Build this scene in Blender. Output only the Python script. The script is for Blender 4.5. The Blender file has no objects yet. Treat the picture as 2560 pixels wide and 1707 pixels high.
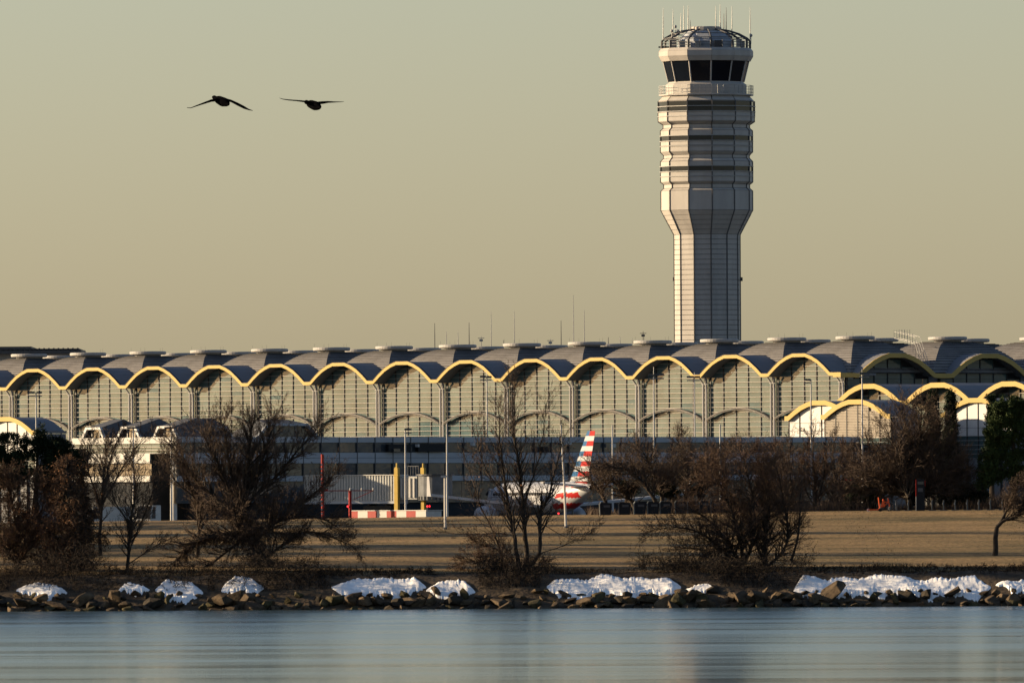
import bpy, math, random
import numpy as np
from mathutils import Vector, Matrix

sc = bpy.context.scene
col = sc.collection
R = math.radians
PI = math.pi
rnd = random.Random(11)

# ------------------------------------------------------------------ camera
F = 32000.0                      # focal length in photograph pixels (2560 wide)
CAM_Z = 6.4
ROLL = R(0.30)
PITCH = math.atan((1290 - 853.5) / F)
_r = Vector((1, 0, 0)); _f = Vector((0, math.cos(PITCH), math.sin(PITCH))); _u = Vector((0, -math.sin(PITCH), math.cos(PITCH)))
CR = _r * math.cos(ROLL) - _u * math.sin(ROLL)
CU = _u * math.cos(ROLL) + _r * math.sin(ROLL)
CF = _f
cam = bpy.data.cameras.new('camera')
cam.sensor_width = 36.0
cam.lens = 36.0 * F / 2560.0
cam.clip_start = 5.0
cam.clip_end = 30000.0
cam_o = bpy.data.objects.new('camera', cam)
M3 = Matrix((CR, CU, -CF)).transposed()
cam_o.matrix_world = Matrix.Translation((0, 0, CAM_Z)) @ M3.to_4x4()
col.objects.link(cam_o)
sc.camera = cam_o


def at(x, y, Y):
    """world point seen at photograph pixel (x, y), at ground distance Y"""
    d = CF * F + CR * (x - 1280.0) - CU * (y - 853.5)
    t = Y / d.y
    return Vector((0, 0, CAM_Z)) + d * t


# ------------------------------------------------------------------ sky, sun, exposure
SUN_EL = 13.0
SUN_AZ = -79.0                   # from +Y (away from the camera) towards -X
world = bpy.data.worlds.new('World')
sc.world = world
world.use_nodes = True
wn = world.node_tree
bg = wn.nodes['Background']
sky = wn.nodes.new('ShaderNodeTexSky')
sky.sky_type = 'NISHITA'
sky.sun_disc = False
sky.sun_elevation = R(SUN_EL)
sky.sun_rotation = R(360 + SUN_AZ)
sky.air_density = 1.0
sky.dust_density = 0.8
sky.ozone_density = 2.0
tint = wn.nodes.new('ShaderNodeMix'); tint.data_type = 'RGBA'; tint.blend_type = 'MULTIPLY'; tint.inputs[0].default_value = 1.0
tint.inputs[7].default_value = (1.055, 1.0, 1.06, 1.0)      # white balance of the whole sky
wn.links.new(sky.outputs[0], tint.inputs[6])
wn.links.new(tint.outputs[2], bg.inputs[0])
bg.inputs[1].default_value = 0.0535
sun = bpy.data.lights.new('sun', 'SUN')
sun.energy = 5.0
sun.angle = R(0.53)
sun.color = (1.0, 0.77, 0.49)
sun_o = bpy.data.objects.new('sun', sun)
TO_SUN = Vector((math.sin(R(SUN_AZ)) * math.cos(R(SUN_EL)), math.cos(R(SUN_AZ)) * math.cos(R(SUN_EL)), math.sin(R(SUN_EL))))
sun_o.rotation_euler = TO_SUN.to_track_quat('Z', 'Y').to_euler()
sun_o.location = TO_SUN * 3000
col.objects.link(sun_o)
vs = sc.view_settings
vs.view_transform = 'Standard'
vs.look = 'None'
vs.exposure = 1.375
vs.gamma = 1.0
vs.use_curve_mapping = False
sc.cycles.max_bounces = 6
sc.cycles.diffuse_bounces = 3
sc.cycles.glossy_bounces = 4
sc.cycles.transparent_max_bounces = 8
sc.cycles.use_denoising = True


# ------------------------------------------------------------------ materials
def mat(name, c, rough=0.6, metal=0.0, var=0.12, scale=2.0, bump=0.0, bscale=None, spec=0.12, stretch=(1, 1, 1), c2=None, detail=5.0, cut=(0.3, 0.7)):
    m = bpy.data.materials.new(name)
    m.use_nodes = True
    nt = m.node_tree
    N = nt.nodes; L = nt.links
    b = N['Principled BSDF']
    b.inputs['Roughness'].default_value = rough
    b.inputs['Metallic'].default_value = metal
    b.inputs['Specular IOR Level'].default_value = spec
    tc = N.new('ShaderNodeTexCoord')
    mp = N.new('ShaderNodeMapping')
    mp.inputs['Scale'].default_value = stretch
    L.new(tc.outputs['Object'], mp.inputs['Vector'])
    nz = N.new('ShaderNodeTexNoise')
    nz.inputs['Scale'].default_value = scale
    nz.inputs['Detail'].default_value = detail
    nz.inputs['Roughness'].default_value = 0.62
    L.new(mp.outputs[0], nz.inputs['Vector'])
    rp = N.new('ShaderNodeValToRGB')
    e = rp.color_ramp.elements
    a = tuple(max(0.0, x * (1 - var)) for x in c) if c2 is None else c
    d = tuple(min(1.0, x * (1 + var)) for x in c) if c2 is None else c2
    e[0].position = cut[0]; e[0].color = (*a, 1)
    e[1].position = cut[1]; e[1].color = (*d, 1)
    L.new(nz.outputs[0], rp.inputs[0])
    L.new(rp.outputs[0], b.inputs['Base Color'])
    if bump:
        nb = N.new('ShaderNodeTexNoise')
        nb.inputs['Scale'].default_value = bscale or scale * 6
        nb.inputs['Detail'].default_value = 6
        L.new(mp.outputs[0], nb.inputs['Vector'])
        bp = N.new('ShaderNodeBump')
        bp.inputs['Strength'].default_value = 1.0
        bp.inputs['Distance'].default_value = bump
        L.new(nb.outputs[0], bp.inputs['Height'])
        L.new(bp.outputs[0], b.inputs['Normal'])
    return m


def glass(name, base, rough=0.03, metal=0.0, ior=1.6, wob=0.0, wscale=0.4, tint=None):
    m = mat(name, base, rough, metal, var=0.25, scale=0.28, bump=wob, bscale=wscale)
    b = m.node_tree.nodes['Principled BSDF']
    b.inputs['IOR'].default_value = ior
    b.inputs['Specular IOR Level'].default_value = 0.5
    return m


M = {}
M['fascia'] = mat('yellow_fascia_paint', (0.36, 0.255, 0.08), 0.6, var=0.06, scale=0.6)
M['roofmetal'] = mat('grey_roof_metal', (0.155, 0.146, 0.138), 0.55, 0.0, var=0.25, scale=0.5, stretch=(1, 1, 3))
M['vault'] = mat('grey_vault_metal', (0.155, 0.155, 0.16), 0.55, 0.0, var=0.1, scale=0.4)
M['cap'] = mat('pale_roof_cap', (0.28, 0.27, 0.255), 0.5, var=0.15, scale=1.2)
M['wallglass'] = glass('terminal_glass', (0.058, 0.088, 0.090), 0.08, 0.0, 1.29, wob=0.008, wscale=0.25)
M['endglass'] = M['wallglass']
M['mullion'] = mat('silver_mullion', (0.045, 0.042, 0.04), 0.5, 0.0, var=0.1)
M['transom'] = mat('silver_transom', (0.27, 0.255, 0.235), 0.45, 0.0, var=0.08)
M['column'] = mat('grey_column_paint', (0.30, 0.29, 0.28), 0.5, var=0.08)
M['inner'] = mat('dark_interior', (0.025, 0.026, 0.028), 0.9, var=0.3, scale=0.3)
M['clad'] = mat('tower_cladding', (0.33, 0.305, 0.275), 0.55, var=0.13, scale=0.5, stretch=(1, 1, 0.25))
M['cladcore'] = mat('tower_joint', (0.10, 0.095, 0.09), 0.8, var=0.1)
M['white'] = mat('white_paint', (0.44, 0.43, 0.41), 0.5, var=0.06, scale=0.8)
M['panelgrey'] = mat('grey_cladding_panel', (0.31, 0.325, 0.345), 0.45, var=0.06, scale=0.3)
M['cabglass'] = glass('cab_glass', (0.004, 0.006, 0.010), 0.04, 0.0, 1.22, wob=0.004, wscale=0.5)
M['bandglass'] = glass('band_glass', (0.040, 0.048, 0.054), 0.05, 0.0, 1.5, wob=0.02, wscale=0.45)
M['steel'] = mat('galvanised_steel', (0.26, 0.255, 0.245), 0.5, 0.2, var=0.1)
M['darksteel'] = mat('dark_steel', (0.07, 0.07, 0.072), 0.5, 0.2, var=0.2)
M['yellow'] = mat('yellow_jetway_paint', (0.38, 0.26, 0.055), 0.5, var=0.1)
M['red'] = mat('red_paint', (0.22, 0.014, 0.009), 0.5, var=0.12, scale=1.5)
M['whitemark'] = mat('white_marker_paint', (0.34, 0.33, 0.30), 0.5, var=0.06, scale=2)
M['asphalt'] = mat('apron', (0.09, 0.09, 0.088), 0.9, var=0.25, scale=0.05)


# ------------------------------------------------------------------ mesh building
class MB:
    def __init__(s):
        s.v = []; s.f = []; s.m = []

    def add(s, vs, fs, mi=0):
        n = len(s.v)
        s.v.extend([tuple(q) for q in vs])
        for f in fs:
            s.f.append(tuple(i + n for i in f)); s.m.append(mi)

    def box(s, c, sz, rz=0.0, mi=0, ax=None):
        hx, hy, hz = sz[0] / 2, sz[1] / 2, sz[2] / 2
        cs, sn = math.cos(rz), math.sin(rz)
        vs = []
        for z in (-hz, hz):
            for x, y in ((-hx, -hy), (hx, -hy), (hx, hy), (-hx, hy)):
                if ax:
                    p = Vector(c) + ax[0] * x + ax[1] * y + ax[2] * z
                    vs.append(tuple(p))
                else:
                    vs.append((c[0] + x * cs - y * sn, c[1] + x * sn + y * cs, c[2] + z))
        s.add(vs, [(3, 2, 1, 0), (4, 5, 6, 7), (0, 1, 5, 4), (1, 2, 6, 5), (2, 3, 7, 6), (3, 0, 4, 7)], mi)

    def b2(s, lo, hi, mi=0):
        s.box(((lo[0] + hi[0]) / 2, (lo[1] + hi[1]) / 2, (lo[2] + hi[2]) / 2), (hi[0] - lo[0], hi[1] - lo[1], hi[2] - lo[2]), 0, mi)

    def tube(s, pts, rad, n=6, mi=0, cap=True):
        pts = [Vector(p) for p in pts]
        if not hasattr(rad, '__len__'):
            rad = [rad] * len(pts)
        rings = []
        for i, p in enumerate(pts):
            d = (pts[min(i + 1, len(pts) - 1)] - pts[max(i - 1, 0)]).normalized()
            ref = Vector((0, 0, 1)) if abs(d.z) < 0.9 else Vector((0, 1, 0))
            a = d.cross(ref).normalized(); b = d.cross(a)
            rings.append([p + (a * math.cos(2 * PI * k / n) + b * math.sin(2 * PI * k / n)) * rad[i] for k in range(n)])
        vs = [q for r in rings for q in r]
        fs = []
        for i in range(len(pts) - 1):
            for k in range(n):
                k2 = (k + 1) % n
                fs.append((i * n + k, i * n + k2, (i + 1) * n + k2, (i + 1) * n + k))
        if cap:
            fs.append(tuple(range(n - 1, -1, -1)))
            fs.append(tuple(range((len(pts) - 1) * n, len(pts) * n)))
        s.add(vs, fs, mi)

    def lathe(s, prof, n, ph=0.0, c=(0, 0, 0), mi=0, cap=True):
        vs = []
        for r, z in prof:
            for k in range(n):
                a = ph + 2 * PI * k / n
                vs.append((c[0] + r * math.cos(a), c[1] + r * math.sin(a), c[2] + z))
        fs = []
        for i in range(len(prof) - 1):
            for k in range(n):
                k2 = (k + 1) % n
                fs.append((i * n + k, i * n + k2, (i + 1) * n + k2, (i + 1) * n + k))
        if cap:
            fs.append(tuple(range(n - 1, -1, -1)))
            fs.append(tuple(range((len(prof) - 1) * n, len(prof) * n)))
        s.add(vs, fs, mi)

    def prism(s, poly, a, b, mi=0):
        """poly: 3D points of a flat outline, extruded from offset vector a to offset vector b"""
        n = len(poly)
        a = Vector(a); b = Vector(b)
        vs = [Vector(p) + a for p in poly] + [Vector(p) + b for p in poly]
        fs = [tuple(range(n)), tuple(range(2 * n - 1, n - 1, -1))]
        for i in range(n):
            j = (i + 1) % n
            fs.append((i, i + n, j + n, j))
        s.add(vs, fs, mi)

    def strip(s, outer, inner, a, b, mi=0):
        """open band between two polylines, extruded: fascia"""
        n = len(outer)
        a = Vector(a); b = Vector(b)
        vs = [Vector(p) + a for p in outer] + [Vector(p) + a for p in inner] + [Vector(p) + b for p in outer] + [Vector(p) + b for p in inner]
        fs = []
        for i in range(n - 1):
            j = i + 1
            fs += [(i, j, n + j, n + i), (2 * n + j, 2 * n + i, 3 * n + i, 3 * n + j), (j, i, 2 * n + i, 2 * n + j), (n + i, n + j, 3 * n + j, 3 * n + i)]
        fs += [(0, n, 3 * n, 2 * n), (n - 1, 3 * n - 1, 4 * n - 1, 2 * n - 1)]
        s.add(vs, fs, mi)

    def build(s, name, mats, parent=None, o=(0, 0, 0), smooth=False, kind=None, loc=(0, 0, 0)):
        me = bpy.data.meshes.new(name)
        me.from_pydata([(p[0] - o[0], p[1] - o[1], p[2] - o[2]) for p in s.v], [], s.f)
        ml = mats if isinstance(mats, (list, tuple)) else [mats]
        for q in ml:
            me.materials.append(M[q] if isinstance(q, str) else q)
        if len(ml) > 1:
            me.polygons.foreach_set('material_index', s.m)
        if smooth:
            me.polygons.foreach_set('use_smooth', [True] * len(me.polygons))
        me.update()
        ob = bpy.data.objects.new(name, me)
        ob.location = loc
        col.objects.link(ob)
        if parent:
            ob.parent = parent
        if kind:
            ob['kind'] = kind
        return ob


def tag(o, label, cat, group=None, kind=None):
    if label: o['label'] = label
    if cat: o['category'] = cat
    if group: o['group'] = group
    if kind: o['kind'] = kind
    return o


def thing(name, label, cat, loc=(0, 0, 0), rz=0.0, group=None):
    o = bpy.data.objects.new(name, None)
    o.empty_display_size = 0.5
    o.location = loc
    o.rotation_euler = (0, 0, rz)
    col.objects.link(o)
    return tag(o, label, cat, group)


def dup(o, parent=None, loc=None):
    c = o.copy()
    col.objects.link(c)
    if parent: c.parent = parent
    if loc is not None: c.location = loc
    return c


def stick_arrays(P0, P1, R0, R1, sides):
    n = len(P0)
    d = P1 - P0
    d = d / np.maximum(np.linalg.norm(d, axis=1, keepdims=True), 1e-9)
    ref = np.where(np.abs(d[:, 2:3]) < 0.9, np.array([[0, 0, 1.0]]), np.array([[0, 1.0, 0]]))
    a = np.cross(d, ref); a /= np.linalg.norm(a, axis=1, keepdims=True)
    b = np.cross(d, a)
    ang = np.arange(sides) * 2 * PI / sides
    off = a[:, None, :] * np.cos(ang)[None, :, None] + b[:, None, :] * np.sin(ang)[None, :, None]
    V = np.concatenate([P0[:, None, :] + off * R0[:, None, None], P1[:, None, :] + off * R1[:, None, None]], 1).reshape(-1, 3)
    k = np.arange(sides); k2 = (k + 1) % sides
    q = np.stack([k, k2, k2 + sides, k + sides], 1)
    return V, (q[None] + (np.arange(n) * 2 * sides)[:, None, None]).reshape(-1, 4)


def seg_mesh(name, P0, P1, R0, R1, material, parent=None, o=(0, 0, 0), sides=3, kind=None):
    """many tapered sticks as one mesh, arrays of shape (n,3)"""
    o = np.asarray(o, float)
    V, Fc = stick_arrays(np.asarray(P0, float) - o, np.asarray(P1, float) - o, np.asarray(R0, float), np.asarray(R1, float), sides)
    return raw_mesh(name, V, Fc, material, parent, kind)


_rsf = np.random.RandomState(4)


def flat_quads(P0, P1, R0, R1, tri=False):
    """thin sticks as narrow blades: corner arrays and faces"""
    d = P1 - P0
    d /= np.maximum(np.linalg.norm(d, axis=1, keepdims=True), 1e-9)
    b = _rsf.normal(size=d.shape); b -= d * (b * d).sum(1, keepdims=True); b /= np.maximum(np.linalg.norm(b, axis=1, keepdims=True), 1e-9)
    n = len(P0)
    if tri:
        V = np.stack([P0 - b * R0[:, None], P0 + b * R0[:, None], P1], 1).reshape(-1, 3)
        return V, np.arange(n * 3).reshape(n, 3)
    V = np.stack([P0 - b * R0[:, None], P0 + b * R0[:, None], P1 + b * R1[:, None], P1 - b * R1[:, None]], 1).reshape(-1, 3)
    return V, np.arange(n * 4).reshape(n, 4)


def raw_mesh(name, V, Fc, material, parent=None, kind=None, smooth=False):
    me = bpy.data.meshes.new(name)
    nf, k = Fc.shape
    me.vertices.add(len(V)); me.vertices.foreach_set('co', np.ascontiguousarray(V, dtype=np.float32).ravel())
    me.loops.add(nf * k); me.loops.foreach_set('vertex_index', np.ascontiguousarray(Fc, dtype=np.int32).ravel())
    me.polygons.add(nf)
    me.polygons.foreach_set('loop_start', np.arange(0, nf * k, k, dtype=np.int32))
    if smooth:
        me.polygons.foreach_set('use_smooth', np.ones(nf, dtype=bool))
    me.materials.append(M[material] if isinstance(material, str) else material)
    me.update(calc_edges=True)
    me.validate()
    ob = bpy.data.objects.new(name, me)
    col.objects.link(ob)
    if parent: ob.parent = parent
    if kind: ob['kind'] = kind
    return ob


# ------------------------------------------------------------------ ground, river, lawn
def crest_dz(X):
    return 0.0088 * X


PROFILE = [(884, -1.2), (888.2, -0.35), (889.6, 0.25), (890.8, 0.85), (892.2, 1.42), (893.9, 2.02), (895.3, 2.4), (899, 2.62), (912, 3.15), (940, 4.2), (970, 5.3), (993, 6.1), (1004, 6.38), (1015, 6.45), (1045, 6.2), (1090, 4.0), (1120, -1.5)]


def land_z(X, Y):
    ys = [p[0] for p in PROFILE]
    z = float(np.interp(Y, ys, [p[1] for p in PROFILE]))
    w = min(1, max(0, (Y - 895) / 105.0))
    z += crest_dz(X) * w
    if Y < 896:
        z += 0.07 * math.sin(X * 0.71 + Y * 0.6) * math.sin(X * 0.23 + 1.3) + 0.05 * math.sin(X * 1.9 + Y)
    else:
        z += 0.05 * math.sin(X * 0.11 + 2) * math.sin(Y * 0.13)
    return z


def water_material():
    m = bpy.data.materials.new('river_water'); m.use_nodes = True
    nt = m.node_tree; N = nt.nodes; L = nt.links
    b = N['Principled BSDF']
    b.inputs['Base Color'].default_value = (0.02, 0.045, 0.06, 1)
    b.inputs['IOR'].default_value = 1.33
    tc = N.new('ShaderNodeTexCoord')
    mp = N.new('ShaderNodeMapping'); mp.inputs['Scale'].default_value = (0.25, 1.0, 1)
    L.new(tc.outputs['Object'], mp.inputs['Vector'])
    n1 = N.new('ShaderNodeTexNoise'); n1.inputs['Scale'].default_value = 0.9; n1.inputs['Detail'].default_value = 4
    L.new(mp.outputs[0], n1.inputs['Vector'])
    bp = N.new('ShaderNodeBump'); bp.inputs['Strength'].default_value = 1.0; bp.inputs['Distance'].default_value = 0.006
    L.new(n1.outputs[0], bp.inputs['Height'])
    mp3 = N.new('ShaderNodeMapping'); mp3.inputs['Scale'].default_value = (0.018, 0.16, 1)
    L.new(tc.outputs['Object'], mp3.inputs['Vector'])
    n3 = N.new('ShaderNodeTexNoise'); n3.inputs['Scale'].default_value = 1.0; n3.inputs['Detail'].default_value = 8
    L.new(mp3.outputs[0], n3.inputs['Vector'])
    bp2 = N.new('ShaderNodeBump'); bp2.inputs['Strength'].default_value = 1.0; bp2.inputs['Distance'].default_value = 0.016
    L.new(n3.outputs[0], bp2.inputs['Height'])
    L.new(bp2.outputs[0], bp.inputs['Normal'])
    L.new(bp.outputs[0], b.inputs['Normal'])
    # wind-ruffled patches: long streaks of rougher water
    mp2 = N.new('ShaderNodeMapping'); mp2.inputs['Scale'].default_value = (0.012, 0.055, 1)
    L.new(tc.outputs['Object'], mp2.inputs['Vector'])
    n2 = N.new('ShaderNodeTexNoise'); n2.inputs['Scale'].default_value = 1.0; n2.inputs['Detail'].default_value = 7; n2.inputs['Roughness'].default_value = 0.65
    L.new(mp2.outputs[0], n2.inputs['Vector'])
    mr = N.new('ShaderNodeMapRange'); mr.inputs[1].default_value = 0.33; mr.inputs[2].default_value = 0.67
    mr.inputs[3].default_value = 0.11; mr.inputs[4].default_value = 0.26
    L.new(n2.outputs[0], mr.inputs[0])
    # water lies calmer on the near side of the channel than under the far bank
    sx = N.new('ShaderNodeSeparateXYZ'); L.new(tc.outputs['Object'], sx.inputs[0])
    my = N.new('ShaderNodeMapRange'); my.inputs[1].default_value = 480; my.inputs[2].default_value = 880
    my.inputs[3].default_value = 0.55; my.inputs[4].default_value = 1.1
    L.new(sx.outputs[1], my.inputs[0])
    mu = N.new('ShaderNodeMath'); mu.operation = 'MULTIPLY'
    L.new(mr.outputs[0], mu.inputs[0]); L.new(my.outputs[0], mu.inputs[1])
    L.new(mu.outputs[0], b.inputs['Roughness'])
    return m


M['water'] = water_material()
mb = MB()
mb.add([(-3000, 20, 0), (3000, 20, 0), (3000, 1400, 0), (-3000, 1400, 0)], [(0, 1, 2, 3)])
tag(mb.build('river', 'water'), 'calm grey blue river with faint ripples', None, kind='structure')

mb = MB()
mb.b2((-4000, 1395, -1.5), (4000, 14000, 5.0))
tag(mb.build('airfield_ground', 'asphalt'), 'flat airfield ground around the terminal', None, kind='structure')


def lawn_material():
    m = bpy.data.materials.new('winter_lawn'); m.use_nodes = True
    nt = m.node_tree; N = nt.nodes; L = nt.links
    b = N['Principled BSDF']; b.inputs['Roughness'].default_value = 0.95; b.inputs['Specular IOR Level'].default_value = 0.1
    tc = N.new('ShaderNodeTexCoord')

    def noise(sx, sy, scale, det):
        mp = N.new('ShaderNodeMapping'); mp.inputs['Scale'].default_value = (sx, sy, 1)
        L.new(tc.outputs['Object'], mp.inputs['Vector'])
        n = N.new('ShaderNodeTexNoise'); n.inputs['Scale'].default_value = scale; n.inputs['Detail'].default_value = det
        n.inputs['Roughness'].default_value = 0.68
        L.new(mp.outputs[0], n.inputs['Vector']); return n
    n1 = noise(0.18, 0.55, 0.22, 6)
    n2 = noise(1, 0.35, 3.0, 5)
    r1 = N.new('ShaderNodeValToRGB')
    e = r1.color_ramp.elements
    e[0].position = 0.36; e[0].color = (0.092, 0.075, 0.036, 1)
    e[1].position = 0.64; e[1].color = (0.285, 0.19, 0.092, 1)
    x = r1.color_ramp.elements.new(0.47); x.color = (0.19, 0.135, 0.064, 1)
    L.new(n1.outputs[0], r1.inputs[0])
    r2 = N.new('ShaderNodeValToRGB')
    r2.color_ramp.elements[0].position = 0.3; r2.color_ramp.elements[0].color = (0.45, 0.45, 0.42, 1)
    r2.color_ramp.elements[1].position = 0.72; r2.color_ramp.elements[1].color = (1.25, 1.2, 1.15, 1)
    L.new(n2.outputs[0], r2.inputs[0])
    mx = N.new('ShaderNodeMix'); mx.data_type = 'RGBA'; mx.blend_type = 'MULTIPLY'; mx.inputs[0].default_value = 1.0
    L.new(r1.outputs[0], mx.inputs[6]); L.new(r2.outputs[0], mx.inputs[7])
    L.new(mx.outputs[2], b.inputs['Base Color'])
    nb = noise(1, 0.5, 4.0, 6)
    bp = N.new('ShaderNodeBump'); bp.inputs['Distance'].default_value = 0.10; bp.inputs['Strength'].default_value = 0.7
    L.new(nb.outputs[0], bp.inputs['Height']); L.new(bp.outputs[0], b.inputs['Normal'])
    return m


M['lawn'] = lawn_material()
M['bank'] = mat('bank_soil', (0.035, 0.026, 0.018), 0.95, var=0.5, scale=1.2, bump=0.08, bscale=3, c2=(0.11, 0.08, 0.05))


def land_sheet(name, y0, y1, matname, step=1.0, nx=260, lift=0.0, ny=None):
    xs = np.linspace(-230, 90, nx)
    ys = np.array([y0 + (y1 - y0) * (i / ny) ** 1.4 for i in range(ny + 1)]) if ny else np.arange(y0, y1 + 0.01, step)
    V = np.array([(x, y, land_z(x, y) + lift) for y in ys for x in xs])
    a = np.arange(len(xs) - 1)[None, :] + (np.arange(len(ys) - 1) * len(xs))[:, None]
    a = a.ravel(); w = len(xs)
    Fc = np.stack([a, a + 1, a + w + 1, a + w], 1)
    return raw_mesh(name, V, Fc, matname, smooth=True)


tag(land_sheet('park_lawn', 895.8, 1120, 'lawn', ny=70), 'dry brown winter grass sloping up from the shore', None, kind='structure')
tag(land_sheet('river_bank', 884, 895.8, 'bank', step=0.5, nx=420), 'dark soil bank below the lawn', None, kind='structure')

# ------------------------------------------------------------------ terminal
BAY = 13.9
ROW = 16.4
TA = R(-50.43)
TC = at(2083, 937, 1690)
term = thing('airport_terminal', 'long glass terminal hall with scalloped yellow roof edge and domed grey roofs', 'terminal', (TC.x, TC.y, 0), TA)
U = Vector((math.cos(TA), math.sin(TA), 0)); W = Vector((-math.sin(TA), math.cos(TA), 0))   # along the facade, into the building


def tl(x, y, z):
    return Vector((TC.x, TC.y, 0)) + U * x + W * y + Vector((0, 0, z))


ZV = 18.75 + CAM_Z
ZP = 21.36 + CAM_Z
ARC = [(0, 0), (.085, 0), (.25, .32), (.44, .635), (.62, .84), (.81, .985), (1, 1)]


def arch_line(x0, w, z0, h, flat=True):
    """polyline of points (s, z) from valley to valley"""
    pts = []
    for d, q in ARC:
        pts.append((x0 + d * w / 2, z0 + q * h))
    for d, q in reversed(ARC[:-2]):
        pts.append((x0 + w - d * w / 2, z0 + q * h))
    # keep the flat crown symmetrical
    k = len(ARC) - 1
    pts = pts[:k] + [(x0 + w - .81 * w / 2, z0 + .985 * h)] + pts[k + 1:]
    return pts


def line_z(pts, x):
    return float(np.interp(x, [p[0] for p in pts], [p[1] for p in pts]))


def band(pts, t):
    """lower edge of a band of thickness t"""
    out = []
    for i, (x, z) in enumerate(pts):
        a = pts[max(0, i - 1)]; b = pts[min(len(pts) - 1, i + 1)]
        dx, dz = b[0] - a[0], b[1] - a[1]
        l = math.hypot(dx, dz)
        nx, nz = (dz / l, -dx / l)
        if i in (0, len(pts) - 1): nx, nz = 0, -1
        c1 = abs(nz) if abs(nz) > .3 else 1
        out.append((x + nx * t, z + nz * t * (1.0)))
    return out


top0 = arch_line(-BAY, BAY, ZV, ZP - ZV)
low0 = band(top0, 0.45)
FR = 0.0      # fascia plane, local y
GL = 1.95     # glass plane
DC = 9.95     # depth of the dome centres


def P3(pts, y=0.0):
    return [(x, y, z) for x, z in pts]


# dome of one bay: stepped metal courses
def dome_mesh(cx, cy, a, b, z0, z1, n=17, t1=.26, name='roof_dome'):
    m = MB()
    g = lambda t: z0 + (z1 - z0) * (1 - ((t - t1) / (1 - t1)) ** 1.75)
    for k in range(n):
        ta = 1 - (1 - t1) * k / n; tb = 1 - (1 - t1) * (k + 1) / n
        za = g(ta) + 0.10; zb = g(tb) + 0.02
        cor = [(-1, -1), (1, -1), (1, 1), (-1, 1)]
        for i in range(4):
            p, q = cor[i], cor[(i + 1) % 4]
            lo0 = (cx + p[0] * a * ta, cy + p[1] * b * ta); lo1 = (cx + q[0] * a * ta, cy + q[1] * b * ta)
            hi0 = (cx + p[0] * a * tb, cy + p[1] * b * tb); hi1 = (cx + q[0] * a * tb, cy + q[1] * b * tb)
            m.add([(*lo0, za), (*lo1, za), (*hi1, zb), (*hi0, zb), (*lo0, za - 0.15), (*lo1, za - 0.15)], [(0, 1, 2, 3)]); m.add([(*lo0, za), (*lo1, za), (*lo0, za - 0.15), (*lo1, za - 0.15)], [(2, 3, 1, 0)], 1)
    m.add([(cx - a * t1, cy - b * t1, z1 + .02), (cx + a * t1, cy - b * t1, z1 + .02), (cx + a * t1, cy + b * t1, z1 + .02), (cx - a * t1, cy + b * t1, z1 + .02)], [(0, 1, 2, 3)])
    return m


ZD = 22.95 + CAM_Z
M['lipshade'] = mat('roof_lip_shade', (0.035, 0.033, 0.032), 0.8)  # shadow line under each roof course, painted as a dark lip colour
dome_a = dome_mesh(-BAY / 2, DC, BAY / 2, BAY / 2, ZV - .05, ZD).build('roof_dome', ['roofmetal', 'lipshade'], term)
m = MB()
m.lathe([(1.85, ZD - .15), (1.85, ZD + .28)], 28, 0, (-BAY / 2, DC, 0))
m.lathe([(2.35, ZD + .24), (2.58, ZD + .30), (2.62, ZD + .50), (2.60, ZD + .66), (2.45, ZD + .73)], 36, 0, (-BAY / 2, DC, 0))
cap_a = m.build('roof_cap', 'cap', dome_a)
dome_b = dome_mesh(-BAY / 2, DC + ROW, BAY / 2, ROW / 2 + .6, ZV - .05, ZD - .02).build('roof_dome', ['roofmetal', 'lipshade'], term)
m = MB()
m.lathe([(1.85, ZD - .15), (1.85, ZD + .28)], 28, 0, (-BAY / 2, DC + ROW, 0))
m.lathe([(2.35, ZD + .24), (2.58, ZD + .30), (2.62, ZD + .50), (2.60, ZD + .66), (2.45, ZD + .73)], 36, 0, (-BAY / 2, DC + ROW, 0))
cap_b = m.build('roof_cap', 'cap', dome_b)
# hairline lightning rods on the caps
rods = []
m = MB()
for a in range(5):
    an = a * 1.26 + .4
    px, py = -BAY / 2 + 2.4 * math.cos(an), DC + 2.4 * math.sin(an)
    m.tube([(px, py, ZD + .70), (px, py, ZD + 1.25)], .012, 4)
rod_a = m.build('lightning_rods', 'darksteel', dome_a, kind='stuff')
# barrel vault with overhang and its yellow fascia
m = MB()
m.strip(P3([(x, z - .04) for x, z in top0]), P3([(x, z) for x, z in band(top0, .42)]), (0, .12, 0), (0, 7.5, 0))
vault_a = m.build('barrel_vault', 'vault', term)
m = MB()
m.strip(P3(top0), P3(low0), (0, -.06, 0), (0, .119, 0))
fas_a = m.build('fascia', 'fascia', vault_a)
m = MB()
m.strip(P3([(x, z + .055) for x, z in top0]), P3([(x, z + .004) for x, z in top0]), (0, -.10, 0), (0, .25, 0))
drip_a = m.build('drip_edge', 'mullion', vault_a)

# columns under the valleys
m = MB()
for s in (-.34, .34):
    m.tube([(s, 1.4, 5.0), (s, 1.4, ZV - 2.2), (s * .8, 1.38, ZV - 1.2), (s * 1.9, 1.0, ZV - .45)], .13, 8)
m.tube([(0, 1.65, 5), (0, 1.65, ZV - .5)], .16, 8)
m.tube([(-.6, 1.38, ZV - 1.25), (.6, 1.38, ZV - 1.25)], .07, 6)
colm_a = m.build('column', 'column', term)

# glass wall: backing, panes, mullions, transoms
FRX = [.0, .045, .235, .42, .60, .785, .955, 1.0]
ZB = 14.2
TZ = [ZB + .66 * i for i in range(22)]
wall_top = band(top0, .40)


def wt(x):
    return line_z(top0, x) - .44


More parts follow.
